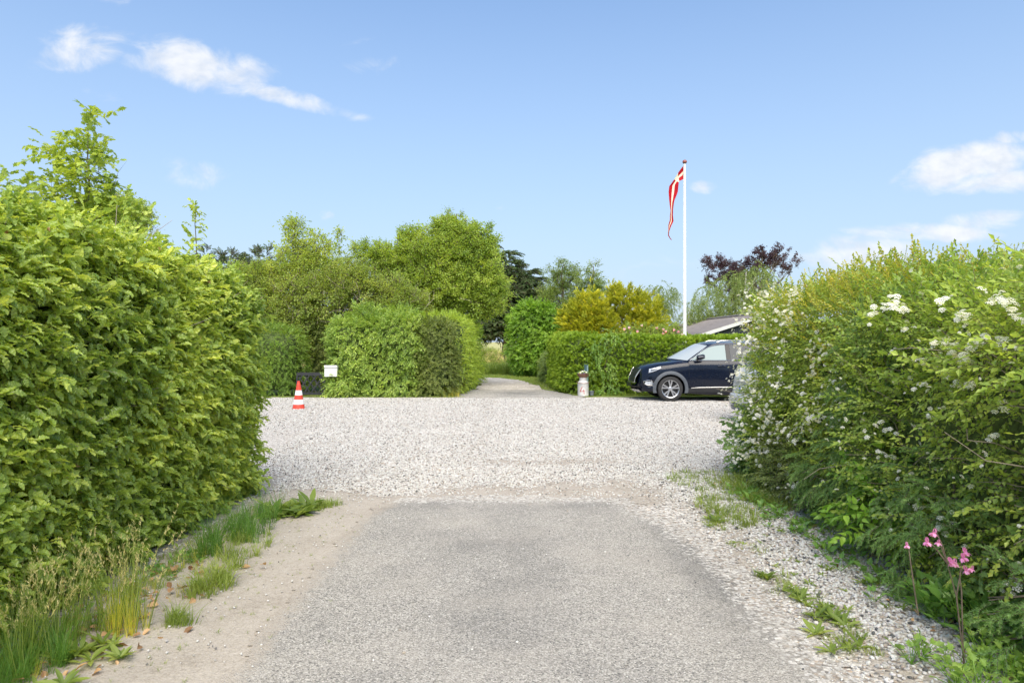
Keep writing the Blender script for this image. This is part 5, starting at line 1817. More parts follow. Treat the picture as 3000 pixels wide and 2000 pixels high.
# house behind the hedge
XE, XR, Y0, Y1, ZE, ZR = 9.72, 13.2, 36.0, 51.0, 1.92, 3.02
M_ROOF = simple('fibre_cement_roof', (.185, .165, .155), .85, var=.2, scale=3, dirt=((.27, .24, .2), 5, .58))
M_BARGE = simple('grey_white_board', (.56, .56, .55), .6, var=.08, scale=3)  # white board toned down to grey to offset strong light
M_CLAD = simple('dark_wood_cladding', (.022, .028, .036), .6, var=.3, scale=6)
h = thing('house', 'low dark wooden house with grey corrugated roof and white bargeboards', 'house', (XR, (Y0 + Y1) / 2, 0))
ho = Vector(h.location)
for sgn in (-1, 1):
    ys = np.arange(Y0 - .25, Y1 + .25, .0443)
    wv = .024 * np.cos((ys - Y0) / .177 * 2 * math.pi)
    mb = MB()
    vv, ff = [], []
    for y, w in zip(ys, wv):
        for k in range(5):
            u = k / 4
            x = XR + sgn * (XR - XE + .25) * u
            z = ZR + .06 - (ZR - ZE + .08) * u + w
            vv.append(Vector((x, y, z)) - ho)
    for i in range(len(ys) - 1):
        for k in range(4):
            ff.append((i * 5 + k, i * 5 + k + 1, (i + 1) * 5 + k + 1, (i + 1) * 5 + k))
    o = mb.add(vv, ff).build('roof', M_ROOF, h, True, 60)
    o.modifiers.new('thickness', 'SOLIDIFY').thickness = .012
    slope = math.atan2(ZR - ZE, XR - XE)
    L_ = math.hypot(ZR - ZE, XR - XE) + .35
    mid = Vector((XR + sgn * (XR - XE + .2) / 2, Y0 - .29, (ZR + ZE) / 2 - .06)) - ho
    MB().box(mid, (L_, .03, .17), Matrix.Rotation(sgn * slope, 3, 'Y')).build('bargeboard', M_BARGE, h, False)
    MB().box(Vector((XR + sgn * (XR - XE + .1), (Y0 + Y1) / 2, ZE - .10)) - ho, (.03, Y1 - Y0 + .3, .16)).build('fascia', M_CLAD, h, False)
MB().tube([Vector((XR, y, ZR + .10)) - ho for y in np.linspace(Y0 - .3, Y1 + .3, 16)], .09, 10).build('ridge_cap', M_ROOF, h)
MB().box(Vector((XR, (Y0 + Y1) / 2 + .02, ZE / 2 - .02)) - ho, (2 * (XR - XE) - .3, Y1 - Y0 - .2, ZE - .06)).build('wall', M_CLAD, h, False)
x = XE + .16
while x < 2 * XR - XE - .2:
    zt = ZR - abs(x + .07 - XR) * (ZR - ZE) / (XR - XE) - .02
    MB().box(Vector((x + .07, Y0 + .02, zt / 2)) - ho, (.132, .03, zt)).build('plank', M_CLAD, h, False)
    x += .145
# post at the bend
t = thing('wooden_post', 'short weathered wooden post in front of the round shrub', 'post', (.66, 32.6, 0))
MB().lathe([(.09, -.05), (.085, .55), (.08, .575), (0, .59)], 10).build('post', M_BLACKW, t)
MB().tube([(0, -.09, .42), (.03, -.10, .42), (.09, -.06, .43)], .008, 5).build('wire_staple', M_GREYP, t)


# ================================================================ CARS
M_PAINT = simple('black_metallic_paint', (.005, .008, .018), .16, metal=0, var=.04, coat=.35, spec=.2)
M_SILVER = simple('silver_paint', (.50, .495, .48), .38, metal=.2, var=.04, coat=.4)
M_CHROME = simple('chrome', (.72, .72, .73), .14, metal=1, var=.03)
M_TRIM = simple('grey_plastic_cladding', (.075, .085, .10), .5, var=.1)
M_BLK = simple('black_plastic', (.012, .012, .013), .45, var=.2)
M_TYRE = simple('tyre_rubber', (.022, .022, .023), .75, var=.25, scale=20, bump=.3)
M_ALLOY = simple('alloy_wheel', (.55, .56, .58), .28, metal=.8, var=.05)
M_LAMP = simple('lamp_glass', (.45, .48, .52), .06, var=.25, scale=14, coat=1.0)
M_TAIL = simple('tail_lamp', (.35, .02, .02), .1, var=.2, coat=1.0)
M_DARKLAMP = simple('lamp_inner', (.03, .035, .04), .1, coat=1.0)


def glassmat(name, col, trans):
    m, n, l, out = new_mat(name)
    p = N(n, 'ShaderNodeBsdfPrincipled')
    p.inputs['Base Color'].default_value = (*col, 1)
    p.inputs['Roughness'].default_value = .03
    p.inputs['Specular IOR Level'].default_value = .22
    p.inputs['Coat Weight'].default_value = 0
    nz = N(n, 'ShaderNodeTexNoise')
    nz.inputs['Scale'].default_value = 3
    tc = N(n, 'ShaderNodeTexCoord')
    l.new(tc.outputs['Object'], nz.inputs['Vector'])
    bp = N(n, 'ShaderNodeBump')
    bp.inputs['Strength'].default_value = .02
    l.new(nz.outputs['Fac'], bp.inputs['Height'])
    l.new(bp.outputs[0], p.inputs['Normal'])
    t = N(n, 'ShaderNodeBsdfTransparent')
    t.inputs['Color'].default_value = (.85, .92, .90, 1)
    mx = N(n, 'ShaderNodeMixShader')
    mx.inputs[0].default_value = trans
    l.new(p.outputs[0], mx.inputs[1])
    l.new(t.outputs[0], mx.inputs[2])
    l.new(mx.outputs[0], out.inputs['Surface'])
    return m


M_GLASS = glassmat('car_side_glass', (.24, .30, .30), .0)  # opaque; brightness seen through the pane is put into this colour
M_WIND = glassmat('windscreen_glass', (.34, .38, .40), .0)  # opaque too, the bright look of the screen is in its base colour
M_TINT = glassmat('tinted_glass', (.055, .06, .065), .0)


def wheel(parent, loc, side, r=.345, w=.225, alloy=M_ALLOY):
    """side = -1: outer face towards -y"""
    e = bpy.data.objects.new('wheel', None)
    link(e, parent)
    e.location = loc
    h = w / 2
    MB().lathe([(r * .68, -h * .8), (r * .76, -h), (r * .90, -h * .98), (r * .965, -h * .86), (r * .995, -h * .6), (r, -h * .3), (r, h * .3), (r * .995, h * .6), (r * .965, h * .86), (r * .9, h * .98), (r * .76, h), (r * .68, h * .8)], 48, 'y').build('tyre', M_TYRE, e)
    s = side
    mb = MB()
    mb.lathe([(r * .62, s * h * .2), (r * .66, s * h * .86), (r * .70, s * h * .92), (r * .70, s * h * .6), (r * .68, -s * h * .8), (r * .62, -s * h * .8)], 40, 'y')
    for k in range(5):
        for dv in (-.15, .15):
            a = k * 2 * math.pi / 5 + .31
            a0, a1 = a + dv * .55, a + dv * 1.35
            p0 = Vector((r * .12 * math.cos(a0), s * h * .74, r * .12 * math.sin(a0)))
            p1 = Vector((r * .66 * math.cos(a1), s * h * .84, r * .66 * math.sin(a1)))
            d = (p1 - p0).normalized()
            t = d.cross(Vector((0, 1, 0))).normalized()
            ww0, ww1, th = r * .035, r * .055, .014
            vv = []
            for (pp, ww) in ((p0, ww0), (p1, ww1)):
                for (i, j) in ((-1, 0), (1, 0), (1, 1), (-1, 1)):
                    vv.append(pp + t * ww * i * (1.0 if j == 0 else 1.3) + Vector((0, -s * th * j, 0)))
            mb.add(vv, [(0, 1, 5, 4), (1, 2, 6, 5), (2, 3, 7, 6), (3, 0, 4, 7), (0, 3, 2, 1), (4, 5, 6, 7)])
    mb.lathe([(0, s * h * .80), (r * .10, s * h * .80), (r * .17, s * h * .74), (r * .17, s * h * .4)], 20, 'y')
    mb.build('rim', alloy, e)
    MB().lathe([(0, s * h * .15), (r * .60, s * h * .15), (r * .62, s * h * .1)], 28, 'y').build('brake_disc', M_BLK, e)
    for k in range(5):
        a = k * 2 * math.pi / 5 + .94
        MB().lathe([(0, s * h * .79), (r * .02, s * h * .79), (r * .02, s * h * .7)], 6, 'y', (r * .125 * math.cos(a), 0, r * .125 * math.sin(a))).build('wheel_nut', M_BLK, e)
    return e


def cut(obj, cyls):
    """cut wheel arches; cyls = (x, y, z, r, depth)"""
    cs = []
    for (x, y, z, r, dpt) in cyls:
        mb = MB().lathe([(0, -dpt / 2), (r, -dpt / 2), (r, dpt / 2), (0, dpt / 2)], 48, 'y', (x, y, z))
        me = bpy.data.meshes.new('cutter')
        me.from_pydata([tuple(p) for p in mb.v], [], mb.f)
        b = bmesh.new()
        b.from_mesh(me)
        bmesh.ops.remove_doubles(b, verts=b.verts[:], dist=1e-5)
        bmesh.ops.recalc_face_normals(b, faces=b.faces[:])
        b.to_mesh(me)
        b.free()
        c = bpy.data.objects.new('cutter', me)
        COL.objects.link(c)
        c.matrix_world = Matrix.Identity(4)
        cs.append(c)
        m = obj.modifiers.new('arch', 'BOOLEAN')
        m.object = c
        m.operation = 'DIFFERENCE'
        m.solver = 'EXACT'
    par = obj.parent
    obj.parent = None
    bpy.context.view_layer.update()
    dg = bpy.context.evaluated_depsgraph_get()
    me = bpy.data.meshes.new_from_object(obj.evaluated_get(dg))
    obj.modifiers.clear()
    obj.data = me
    obj.parent = par
    me.polygons.foreach_set('use_smooth', [True] * len(me.polygons))
    me.set_sharp_from_angle(angle=R(62))
    for c in cs:
        bpy.data.objects.remove(c)


def recalc(o):
    b = bmesh.new()
    b.from_mesh(o.data)
    bmesh.ops.remove_doubles(b, verts=b.verts[:], dist=1e-5)
    bmesh.ops.recalc_face_normals(b, faces=b.faces[:])
    b.to_mesh(o.data)
    b.free()


# ---------------------------------------------------------------- black SUV: nose at x = 0, tail at +x, near side -y
def cub(x, xs, ys):
    """smooth interpolation through knots"""
    xs, ys = np.array(xs, float), np.array(ys, float)
    m = np.gradient(ys, xs)
    i = int(np.clip(np.searchsorted(xs, x) - 1, 0, len(xs) - 2))
    h_ = xs[i + 1] - xs[i]
    t = min(1, max(0, (x - xs[i]) / h_))
    return (2 * t**3 - 3 * t**2 + 1) * ys[i] + (t**3 - 2 * t**2 + t) * h_ * m[i] + (-2 * t**3 + 3 * t**2) * ys[i + 1] + (t**3 - t**2) * h_ * m[i + 1]


SL = 4.57
WMX, WMY = [0, .05, .15, .35, .7, 1.2, 2.4, 3.7, 4.2, 4.45, 4.57], [.74, .80, .855, .90, .925, .93, .935, .93, .90, .84, .76]
ZBX, ZBY = [0, .06, .2, .5, 3.9, 4.3, 4.57], [.36, .28, .25, .24, .25, .32, .45]
ZTX, ZTY = [0, .06, .2, .5, .9, 1.25, 1.6, 4.1, 4.4, 4.57], [.84, .93, .985, 1.04, 1.09, 1.125, 1.13, 1.13, 1.08, .98]
ZSX, ZSY = [0, .06, .2, .5, .9, 1.4, 2.5, 4.1, 4.4, 4.57], [.80, .875, .92, .965, 1.01, 1.07, 1.09, 1.10, 1.06, .95]


def warp_x(x, y, z=.5):
    x = x + max(0.0, z - .55) ** 1.5 * .55 * max(0.0, 1 - x / .55)
    k = float(np.interp(x, [0, .3, .7, 1.2], [.27, .22, .07, 0]))
    kr = float(np.interp(x, [3.9, 4.57], [0, .16]))
    q = (y / .9) ** 2
    return x + k * q - kr * q


def half_ring(x):
    w, zb, zt, zs = cub(x, WMX, WMY), cub(x, ZBX, ZBY), cub(x, ZTX, ZTY), cub(x, ZSX, ZSY)
    H_ = zs - zb
    return [(0, zb), (w * .6, zb), (w * .90, zb + .01), (w * .965, zb + .06), (w * .975, zb + .14), (w * .968, zb + .22 * H_), (w * .985, zb + .36 * H_), (w * 1.0, zb + .50 * H_), (w * .995, zb + .66 * H_), (w * .985, zb + .80 * H_), (w * .972, zs - .07), (w * .95, zs - .025), (w * .905, zs + .006), (w * .78, zs + .62 * (zt - zs)), (w * .5, zt - .08 * (zt - zs) - .004), (w * .25, zt - .002), (0, zt)]


def side_y(x, z):
    pts = half_ring(x)[3:12]
    return float(np.interp(z, [p[1] for p in pts], [p[0] for p in pts]))


car = thing('parked_car', 'black sport utility car parked along the thuja hedge', 'car', (3.36, 19.43, 0))
mb = MB()
xs = sorted(set([0, .015, .04, .08] + [round(v, 4) for v in np.linspace(.14, 4.45, 64)] + [4.5, 4.545, 4.57]))
rings = []
for x in xs:
    hr = half_ring(x)
    f = 1.0
    if x < .04:
        cz = .60
        f = .93 + .07 * (x / .04) ** .5
        hr = [(y * f, cz + (z - cz) * f) for y, z in hr]
    full = [(y, z) for y, z in hr] + [(-y, z) for y, z in hr[-2:0:-1]]
    rings.append([(warp_x(x, y, z), y, z) for y, z in full])
m_ = len(rings[0])
vv = [p for r in rings for p in r]
ff = [(i * m_ + j, i * m_ + (j + 1) % m_, (i + 1) * m_ + (j + 1) % m_, (i + 1) * m_ + j) for i in range(len(rings) - 1) for j in range(m_)]
ff.append(tuple(range(m_)))
ff.append(tuple((len(rings) - 1) * m_ + j for j in range(m_))[::-1])
body = mb.add(vv, ff).build('body', M_PAINT, car)
recalc(body)
AXF, AXR, AR = .945, 3.665, .395
cut(body, [(AXF, s * .85, .345, AR, .62) for s in (-1, 1)] + [(AXR, s * .85, .345, AR, .62) for s in (-1, 1)])

# greenhouse
ZRX, ZRY = [1.00, 1.2, 1.5, 1.8, 1.98, 2.3, 2.8, 3.4, 3.9, 4.15, 4.35, 4.50], [1.10, 1.205, 1.36, 1.51, 1.575, 1.615, 1.63, 1.612, 1.56, 1.49, 1.32, 1.12]


def yw(z):
    return .885 - (z - 1.08) * .40


def gw(x, y):
    return x + float(np.interp(x, [1.0, 1.7, 2.4], [.36, .30, 0])) * (y / .8) ** 2 - float(np.interp(x, [3.8, 4.5], [0, .15])) * (y / .8) ** 2


def gtop(x, q):
    """roof / windscreen surface at fraction q of the half width"""
    zr = cub(x, ZRX, ZRY)
    ye = yw(zr - .05) - .05
    y = q * ye
    return Vector((gw(x, y), y, zr + .02 - .05 * q * q))


def gring(x):
    zr = cub(x, ZRX, ZRY)
    zs = max(1.06, zr - .06)
    top = [gtop(x, q) for q in (1, .8, .55, .28, 0)]
    return [Vector((gw(x, .0), 0, 1.03)), Vector((gw(x, yw(1.03)), yw(1.03), 1.03)), Vector((gw(x, yw(min(1.10, zs))), yw(min(1.10, zs)), min(1.10, zs))), Vector((gw(x, yw(zs)), yw(zs), zs)), Vector((gw(x, yw(zs) - .012), yw(zs) - .014, zs + .024))] + top


mb = MB()
xg = list(np.linspace(1.0, 4.5, 54))
rings = []
for x in xg:
    hr = gring(x)
    rings.append(hr + [Vector((p.x, -p.y, p.z)) for p in hr[-2:0:-1]])
m_ = len(rings[0])
vv = [p for r in rings for p in r]
ff = [(i * m_ + j, i * m_ + (j + 1) % m_, (i + 1) * m_ + (j + 1) % m_, (i + 1) * m_ + j) for i in range(len(rings) - 1) for j in range(m_)]
ff += [tuple(range(m_)), tuple((len(rings) - 1) * m_ + j for j in range(m_))[::-1]]
o = mb.add(vv, ff).build('cabin', M_PAINT, car)
recalc(o)
o.data.polygons.foreach_set('use_smooth', [True] * len(o.data.polygons))
o.data.set_sharp_from_angle(angle=R(30))


def surf_grid(fn, nu, nv):
    vv = [fn(i / (nu - 1), j / (nv - 1)) for i in range(nu) for j in range(nv)]
    ff = [(i * nv + j, (i + 1) * nv + j, (i + 1) * nv + j + 1, i * nv + j + 1) for i in range(nu - 1) for j in range(nv - 1)]
    return vv, ff


vv, ff = surf_grid(lambda u, v: gtop(1.06 + .80 * u, -.97 + 1.94 * v) + Vector((-.004, 0, .007)), 14, 14)
MB().add(vv, ff).build('windscreen', M_WIND, car)
vv, ff = surf_grid(lambda u, v: gtop(4.14 + .26 * u, -.9 + 1.8 * v) + Vector((.006, 0, .006)), 6, 10)
MB().add(vv, ff).build('rear_window', M_TINT, car)


def side_patch(poly_lo, poly_hi, s, off, n=14):
    """strip between two z-curves over x on the tilted side of the cabin; poly = [(x, z), ...]"""
    xa, xb = max(poly_lo[0][0], poly_hi[0][0]), min(poly_lo[-1][0], poly_hi[-1][0])

    def fn(u, v):
        x = xa + (xb - xa) * u
        z0 = np.interp(x, [p[0] for p in poly_lo], [p[1] for p in poly_lo])
        z1 = np.interp(x, [p[0] for p in poly_hi], [p[1] for p in poly_hi])
        z = z0 + (z1 - z0) * v
        return Vector((x, s * (yw(z) + off), z))
    return surf_grid(fn, n, 6)


BELT = 1.125
topline = [(1.52, BELT + .02), (1.66, 1.235), (1.85, 1.375), (2.02, 1.465), (2.2, 1.515), (2.49, 1.54)]
for s in (-1, 1):
    fd = MB().add(*surf_grid(lambda u, v: Vector((1.44 + 1.08 * u, s * (side_y(1.44 + 1.08 * u, .40 + .665 * v) + .006), .40 + .665 * v)), 12, 12)).build('door', M_PAINT, car)
    rd = MB().add(*surf_grid(lambda u, v: Vector((2.535 + .96 * u, s * (side_y(2.535 + .96 * u, .40 + .665 * v) + .006), .40 + .665 * v)), 12, 12)).build('door', M_PAINT, car)
    # keep the rear door clear of the arch
    b = bmesh.new()
    b.from_mesh(rd.data)
    bmesh.ops.delete(b, geom=[v for v in b.verts if math.hypot(v.co.x - AXR, v.co.z - .345) < AR + .05], context='VERTS')
    b.to_mesh(rd.data)
    b.free()
    for d, x0, x1, z0, z1 in ((fd, 1.44, 2.52, .40, 1.065), (rd, 2.535, 3.495, .40, 1.065)):
        rr_ = [Vector((x, s * (side_y(x, z) + .007), z)) for x, z in ((x0, z1), (x0, .75), (x0, z0 + .02), (x0 + .04, z0))]
        MB().tube(rr_, .004, 4).build('door_gap', M_BLK, d)
        rr_ = [Vector((x1 + .006, s * (side_y(x1, z) + .007), z)) for z in (z1, .9, .7, z0 + .1)]
        if d is fd:
            MB().tube(rr_, .005, 4).build('door_gap', M_BLK, d)
        xh = x1 - .20
        yh = s * (side_y(xh, .965) + .010)
        MB().tube([(xh - .11, yh, .955), (xh - .08, yh + s * .026, .962), (xh + .06, yh + s * .028, .968), (xh + .11, yh + s * .004, .97)], [.010, .014, .014, .010], 8).build('handle', M_PAINT, d)
        MB().tube([(xh - .10, yh + s * .030, .972), (xh + .10, yh + s * .030, .981)], .004, 6).build('handle_strip', M_CHROME, d)
        MB().lathe([(0, 0), (.045, 0), (.05, .002)], 16, 'y', (xh - .01, yh - s * .004, .965)).build('handle_cup', M_BLK, d)
    vv, ff = side_patch([(1.52, BELT), (2.47, BELT)], topline, s, .006)
    MB().add(vv, ff).build('side_window', M_GLASS, car)
    vv, ff = side_patch([(2.585, BELT), (3.42, BELT)], [(2.585, 1.545), (3.0, 1.545), (3.42, 1.52)], s, .006)
    MB().add(vv, ff).build('side_window', M_TINT, car)
    vv, ff = side_patch([(3.47, BELT + .01), (3.98, 1.25)], [(3.47, 1.505), (3.75, 1.46), (3.98, 1.27)], s, .006)
    MB().add(vv, ff).build('side_window', M_TINT, car)
    vv, ff = side_patch([(2.475, BELT), (2.58, BELT)], [(2.475, 1.54), (2.58, 1.545)], s, .010, 3)
    MB().add(vv, ff).build('door_pillar', M_BLK, car)
    pts = [(1.47, BELT - .012), (1.52, BELT + .03), (1.66, 1.25), (1.85, 1.39), (2.02, 1.48), (2.2, 1.53), (2.5, 1.556), (3.0, 1.56), (3.45, 1.53), (3.8, 1.47), (4.02, 1.29)]
    MB().tube([Vector((x, s * (yw(z) + .008), z)) for x, z in pts], .0085, 6).build('chrome_window_trim', M_CHROME, car)
    MB().tube([Vector((x, s * (yw(BELT - .012) + .012), BELT - .012)) for x in np.linspace(1.46, 4.0, 8)], .008, 6).build('chrome_belt_trim', M_CHROME, car)
    # mirror
    my = s * (yw(1.16) + .02)
    mr = MB()
    prof = [(0, .03, .03), (.03, .075, .062), (.10, .09, .072), (.17, .085, .068), (.21, .06, .052), (.225, .02, .02)]
    vv, ff = [], []
    for (dx, ry, rz) in prof:
        for k in range(12):
            a = 2 * math.pi * k / 12
            vv.append((1.62 + dx, my + s * .14 + math.cos(a) * ry, 1.20 + math.sin(a) * rz + .02 * (dx > .1)))
    for i in range(len(prof) - 1):
        for k in range(12):
            ff.append((i * 12 + k, i * 12 + (k + 1) % 12, (i + 1) * 12 + (k + 1) % 12, (i + 1) * 12 + k))
    ff += [tuple(range(12))[::-1], tuple(60 + k for k in range(12))]
    mo = mr.add(vv, ff).build('mirror', M_PAINT, car)
    MB().tube([(1.66, my - s * .02, 1.13), (1.70, my + s * .06, 1.145), (1.72, my + s * .12, 1.17)], [.03, .026, .03], 8).build('mirror_arm', M_BLK, mo)
    MB().tube([(1.645, my + s * .225, 1.205), (1.74, my + s * .236, 1.215), (1.82, my + s * .225, 1.22)], .006, 5).build('indicator', M_CHROME, mo)
    # roof rail
    pts = [gtop(x, .93) + Vector((0, 0, .012 if x in (2.25, 3.95) else .048)) for x in (2.25, 2.4, 2.7, 3.0, 3.3, 3.6, 3.8, 3.95)]
    MB().tube([Vector((p.x, s * abs(p.y), p.z)) for p in pts], .016, 8).build('roof_rail', M_CHROME, car)
    # cladding round the arches and along the sill
    for ax in (AXF, AXR):
        vv, ff = [], []
        na = 40
        for i in range(na + 1):
            a = -.30 + (math.pi + .60) * i / na
            row = []
            for rr_, off in ((AR - .004, -.02), (AR - .002, .020), (AR + .035, .026), (AR + .085, .016), (AR + .088, -.01)):
                x = ax + rr_ * math.cos(a)
                z = max(.235, .345 + rr_ * math.sin(a))
                xx = min(max(x, .02), 4.55)
                # undo the nose curvature when reading the side
                yb = side_y(xx if ax > 2 else max(.1, xx - .05), min(max(z, .30), 1.0))
                row.append((x, s * (yb + off), z))
            vv += row
        for i in range(na):
            for j in range(4):
                ff.append((i * 5 + j, (i + 1) * 5 + j, (i + 1) * 5 + j + 1, i * 5 + j + 1))
        MB().add(vv, ff).build('arch_trim', M_TRIM, car)
    vv, ff = surf_grid(lambda u, v: Vector((1.40 + 1.82 * u, s * (side_y(1.40 + 1.82 * u, .25 + .11 * v) + .012), .25 + .11 * v)), 8, 4)
    MB().add(vv, ff).build('sill_cladding', M_BLK, car)
    MB().tube([Vector((x, s * (side_y(x, .375) + .012), z)) for x, z in ((1.50, .365), (1.7, .378), (2.3, .388), (3.2, .392))], [.006, .013, .014, .013], 6).build('chrome_sill_strip', M_CHROME, car)
    # headlight, set into the corner
    def face_pt(y, z, off):
        """point on the bumper / wing surface at lateral y and height z"""
        best = None
        for x in np.linspace(0, 1.0, 60):
            if side_y(x, min(max(z, .32), .95)) >= abs(y) - 1e-6:
                best = x
                break
        best = 1.0 if best is None else best
        return Vector((warp_x(best, y, z) - off, y, z))
    def lamp(u, v):
        x = .12 + .46 * u
        z0, z1 = .785 + .12 * u, .885 + .075 * u
        z = z0 + (z1 - z0) * v
        y = side_y(x, z)
        return Vector((warp_x(x, y, z) - .012, s * (y + .014), z))
    hl_ = MB().add(*surf_grid(lamp, 12, 6)).build('headlight', M_LAMP, car)
    def lampd(u, v):
        p = lamp(.12 + .5 * u, .30 + .42 * v)
        return p + Vector((-.004, s * .005, 0))
    MB().add(*surf_grid(lampd, 8, 4)).build('lamp_unit', M_DARKLAMP, hl_)
    MB().tube([lamp(u, -.06) + Vector((-.003, s * .004, 0)) for u in np.linspace(0, .9, 7)], .007, 5).build('chrome_lamp_trim', M_CHROME, hl_)
    # fog lamp with bright surround
    def fogp(u, v, off=.012):
        x = .045 + .25 * u
        z = .42 + .17 * v
        y = side_y(x, z)
        return Vector((warp_x(x, y) - off, s * (y + off), z))
    fg = MB().add(*surf_grid(lambda u, v: fogp(.12 + .72 * u, .25 + .5 * v), 6, 5)).build('fog_lamp', M_LAMP, car)
    MB().tube([fogp(a, b, .016) for a, b in ((.0, .75), (.35, .95), (.75, .85), (1.0, .2), (.95, .08), (.35, .12), (.1, .3), (.0, .75))], .012, 6).build('chrome_surround', M_CHROME, fg)
    MB().add(*surf_grid(lambda u, v: fogp(-.02 + 1.0 * u, .12 + .76 * v, .007), 6, 5)).build('fog_recess', M_BLK, fg)
    tl = MB().add(*surf_grid(lambda u, v: Vector((warp_x(4.30 + .2 * u, side_y(4.30 + .2 * u, .9)) + .006, s * (side_y(4.30 + .2 * u, .82 + .16 * v) + .008), .82 + .16 * v)), 6, 4)).build('tail_light', M_TAIL, car)
    wheel(car, (AXF, s * .795, .345), s)
    wheel(car, (AXR, s * .795, .345), s)


# grille, number plate panel, bumper underside
def nose(y, z, off=.012):
    return Vector((warp_x(0, y, z) - off, y, z))


def gril(u, v):
    z = .50 + .37 * v
    hw = .40 + .17 * (v if v > .35 else .35)
    return nose((-1 + 2 * u) * hw, z, .012 - .02 * v * v)


gr = MB().add(*surf_grid(gril, 16, 10)).build('grille', M_BLK, car)
edge = [gril(0, v) for v in np.linspace(1, 0, 6)] + [gril(u, 0) for u in np.linspace(0, 1, 10)] + [gril(1, v) for v in np.linspace(0, 1, 6)]
MB().tube([p + Vector((-.008, 0, 0)) for p in edge], .019, 8).build('chrome_surround', M_CHROME, gr)
for i in range(1, 9):
    for j in range(1, 6):
        p = gril((i + (.5 if j % 2 else 0)) / 9.5, j / 6.2)
        MB().box(p + Vector((-.006, 0, 0)), (.006, .035, .012)).build('grille_bar', M_TRIM, gr, False)
MB().lathe([(0, 0), (.05, 0), (.052, .01)], 18, 'z').build('emblem', M_CHROME, gr).rotation_euler = (0, R(-90), 0)
gr.children[-1].location = gril(.5, .62) + Vector((-.022, 0, 0))
MB().box(nose(0, .43, .035), (.014, .52, .115)).build('number_plate', M_BLK, car, False)
vv, ff = surf_grid(lambda u, v: nose((-1 + 2 * u) * .72, .27 + .13 * v, .006 + .03 * v) + Vector((.10 * (1 - v), 0, 0)), 16, 5)
MB().add(vv, ff).build('lower_grille', M_BLK, car)
vv, ff = surf_grid(lambda u, v: nose((-1 + 2 * u) * .66, .235 + .075 * v, .03 * v) + Vector((.05 * (1 - v), 0, 0)), 16, 4)
MB().add(vv, ff).build('skid_plate', M_CHROME, car)
MB().box((1.0, 0, .22), (.9, 1.1, .06)).build('underbody', M_BLK, car, False)
MB().box((2.4, 0, .225), (3.2, 1.3, .05)).build('floor_pan', M_BLK, car, False)

# ---------------------------------------------------------------- silver hatchback, rear towards -X (local: nose at x = 0, tail at +x)
L2 = 4.1
sv = thing('parked_car', 'silver car with number plate showing behind the flowering spirea', 'car', (4.53 + L2, 13.95, 0), math.pi)
sv.rotation_euler = (0, 0, math.pi + R(6))
prof = [(.0, .45), (.02, .30), (.10, .22), (4.0, .24), (4.09, .28), (4.10, .42), (4.08, .545), (4.03, .56), (4.015, .60), (4.0, .78), (3.985, .86), (3.93, .98), (3.80, 1.08), (3.55, 1.36), (3.35, 1.44), (2.6, 1.49), (1.9, 1.46), (1.75, 1.41), (1.05, .98), (.9, .93), (.3, .82), (.06, .70)]


def prof_at(y):
    q = abs(y) / .86
    out = []
    for (x, z) in prof:
        cx = 2.05
        fx = 1 - .055 * q ** 4
        inz = 0
        xx = cx + (x - cx) * fx
        if z > .95:
            zz = .95 + (z - .95) * (1 - .10 * q ** 6)
        else:
            zz = z
        out.append((xx, zz))
    return out


ys = [-.86, -.85, -.80, -.68, -.45, -.2, 0, .2, .45, .68, .80, .85, .86]
mb = MB()
vv = []
for y in ys:
    pr = prof_at(y)
    for (x, z) in pr:
        yy = y
        if z > .95:
            yy = y * (1 - .30 * min(1, (z - .95) / .55))
        e = 1.0 if abs(y) < .855 else .985
        vv.append((2.05 + (x - 2.05) * e, yy, .7 + (z - .7) * e))
m_ = len(prof)
ff = [(i * m_ + j, i * m_ + (j + 1) % m_, (i + 1) * m_ + (j + 1) % m_, (i + 1) * m_ + j) for i in range(len(ys) - 1) for j in range(m_)]
ff += [tuple(range(m_))[::-1], tuple((len(ys) - 1) * m_ + j for j in range(m_))]
b2 = mb.add(vv, ff).build('body', M_SILVER, sv)
recalc(b2)
cut(b2, [(x, s * .8, .31, .355, .5) for x in (.82, 3.32) for s in (-1, 1)])
for x in (.82, 3.32):
    for s in (-1, 1):
        wheel(sv, (x, s * .75, .31), s, .31, .2)
for s in (-1, 1):
    sw = lambda x, z: Vector((x, s * (.86 * (1 - .30 * min(1, (z - .95) / .55)) + .004), z))
    for poly in ([(1.30, 1.03), (2.15, 1.03), (2.15, 1.40), (1.85, 1.38)], [(2.22, 1.03), (3.05, 1.03), (3.05, 1.39), (2.22, 1.41)], [(3.10, 1.04), (3.52, 1.08), (3.38, 1.30), (3.10, 1.37)]):
        MB().add([sw(*p) for p in poly], [(0, 1, 2, 3)]).build('side_window', M_TINT, sv, False)
    MB().box((3.80, s * .70, 1.02), (.10, .12, .16)).build('tail_light', M_LAMP, sv, False)
    MB().box((.16, s * .68, .70), (.20, .22, .12)).build('headlight', M_LAMP, sv, False)
    MB().tube([(1.35, s * .87, 1.02), (1.42, s * 1.0, 1.06), (1.5, s * 1.0, 1.06)], [.03, .06, .05], 8).build('mirror', M_SILVER, sv)
    d = MB().box((1.75, s * .8635, .66), (.95, .004, .6)).build('door', M_SILVER, sv, False)
    MB().tube([(2.05, s * .88, .84), (2.2, s * .885, .845)], .012, 6).build('handle', M_SILVER, d)
MB().add([(3.79, -.55, 1.11), (3.79, .55, 1.11), (3.58, .50, 1.345), (3.58, -.50, 1.345)], [(0, 1, 2, 3)]).build('rear_window', M_TINT, sv, False).location = (.02, 0, .012)
MB().add([(1.08, -.6, 1.02), (1.08, .6, 1.02), (1.72, .52, 1.405), (1.72, -.52, 1.405)], [(3, 2, 1, 0)]).build('windscreen', M_TINT, sv, False).location = (-.012, 0, .014)
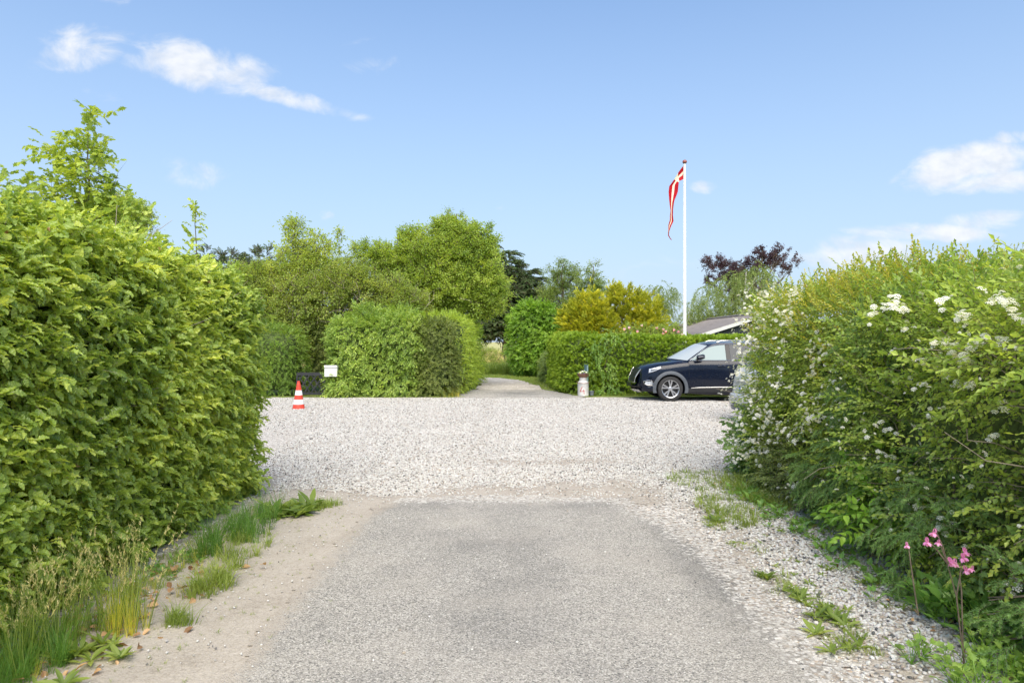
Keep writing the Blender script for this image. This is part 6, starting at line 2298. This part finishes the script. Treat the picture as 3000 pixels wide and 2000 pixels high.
# bumper with dark ribbed lower part
for i, (z, m, dz, dx) in enumerate(((.475, M_SILVER, .13, .035), (.375, M_TRIM, .055, .045), (.315, M_TRIM, .05, .042), (.262, M_GREYP, .045, .03))):
    pts = [(4.07 + dx - .16 * (abs(y) / .84) ** 3.5, y, z) for y in np.linspace(-.84, .84, 13)]
    vv, ff = [], []
    for (x, y, zz) in pts:
        vv += [(x - .10, y, zz - dz / 2), (x - .012, y, zz - dz / 2), (x, y, zz - dz / 2 + .012), (x, y, zz + dz / 2 - .014), (x - .012, y, zz + dz / 2), (x - .10, y, zz + dz / 2 + .004)]
    for a in range(12):
        for k in range(6):
            ff.append((a * 6 + k, a * 6 + (k + 1) % 6, (a + 1) * 6 + (k + 1) % 6, (a + 1) * 6 + k))
    ff += [tuple(range(6))[::-1], tuple(72 + k for k in range(6))]
    o = MB().add(vv, ff).build('bumper' if i == 0 else 'bumper_rib', m, sv)
    recalc(o)
MB().box((4.0, 0, .835), (.05, 1.0, .03)).build('tailgate_strip', M_SILVER, sv, False)
pl = MB().box((4.022, 0, .69), (.012, .52, .115), Matrix.Rotation(R(-4), 3, 'Y')).build('number_plate', simple('plate_white', (.75, .75, .74), .4, var=.03), sv, False)
MB().box((4.030, -.240, .69), (.004, .036, .108), Matrix.Rotation(R(-4), 3, 'Y')).build('blue_band', simple('plate_blue', (.03, .10, .45), .4, var=.05), pl, False)
MB().box((4.024, 0, .69), (.008, .54, .135), Matrix.Rotation(R(-4), 3, 'Y')).build('plate_holder', M_BLK, pl, False).location = (-.006, 0, 0)
cu = bpy.data.curves.new('plate_text', 'FONT')
cu.body = 'ED 18 1'
cu.size = .115
cu.extrude = .001
tx = bpy.data.objects.new('plate_text', cu)
COL.objects.link(tx)
bpy.context.view_layer.update()
me = bpy.data.meshes.new_from_object(tx.evaluated_get(bpy.context.evaluated_depsgraph_get()))
bpy.data.objects.remove(tx)
me.materials.clear()
me.materials.append(M_BLK)
tx = bpy.data.objects.new('lettering', me)
link(tx, pl)
tx.rotation_euler = (R(90), 0, R(90))
tx.location = (4.0335, -.205, .650)
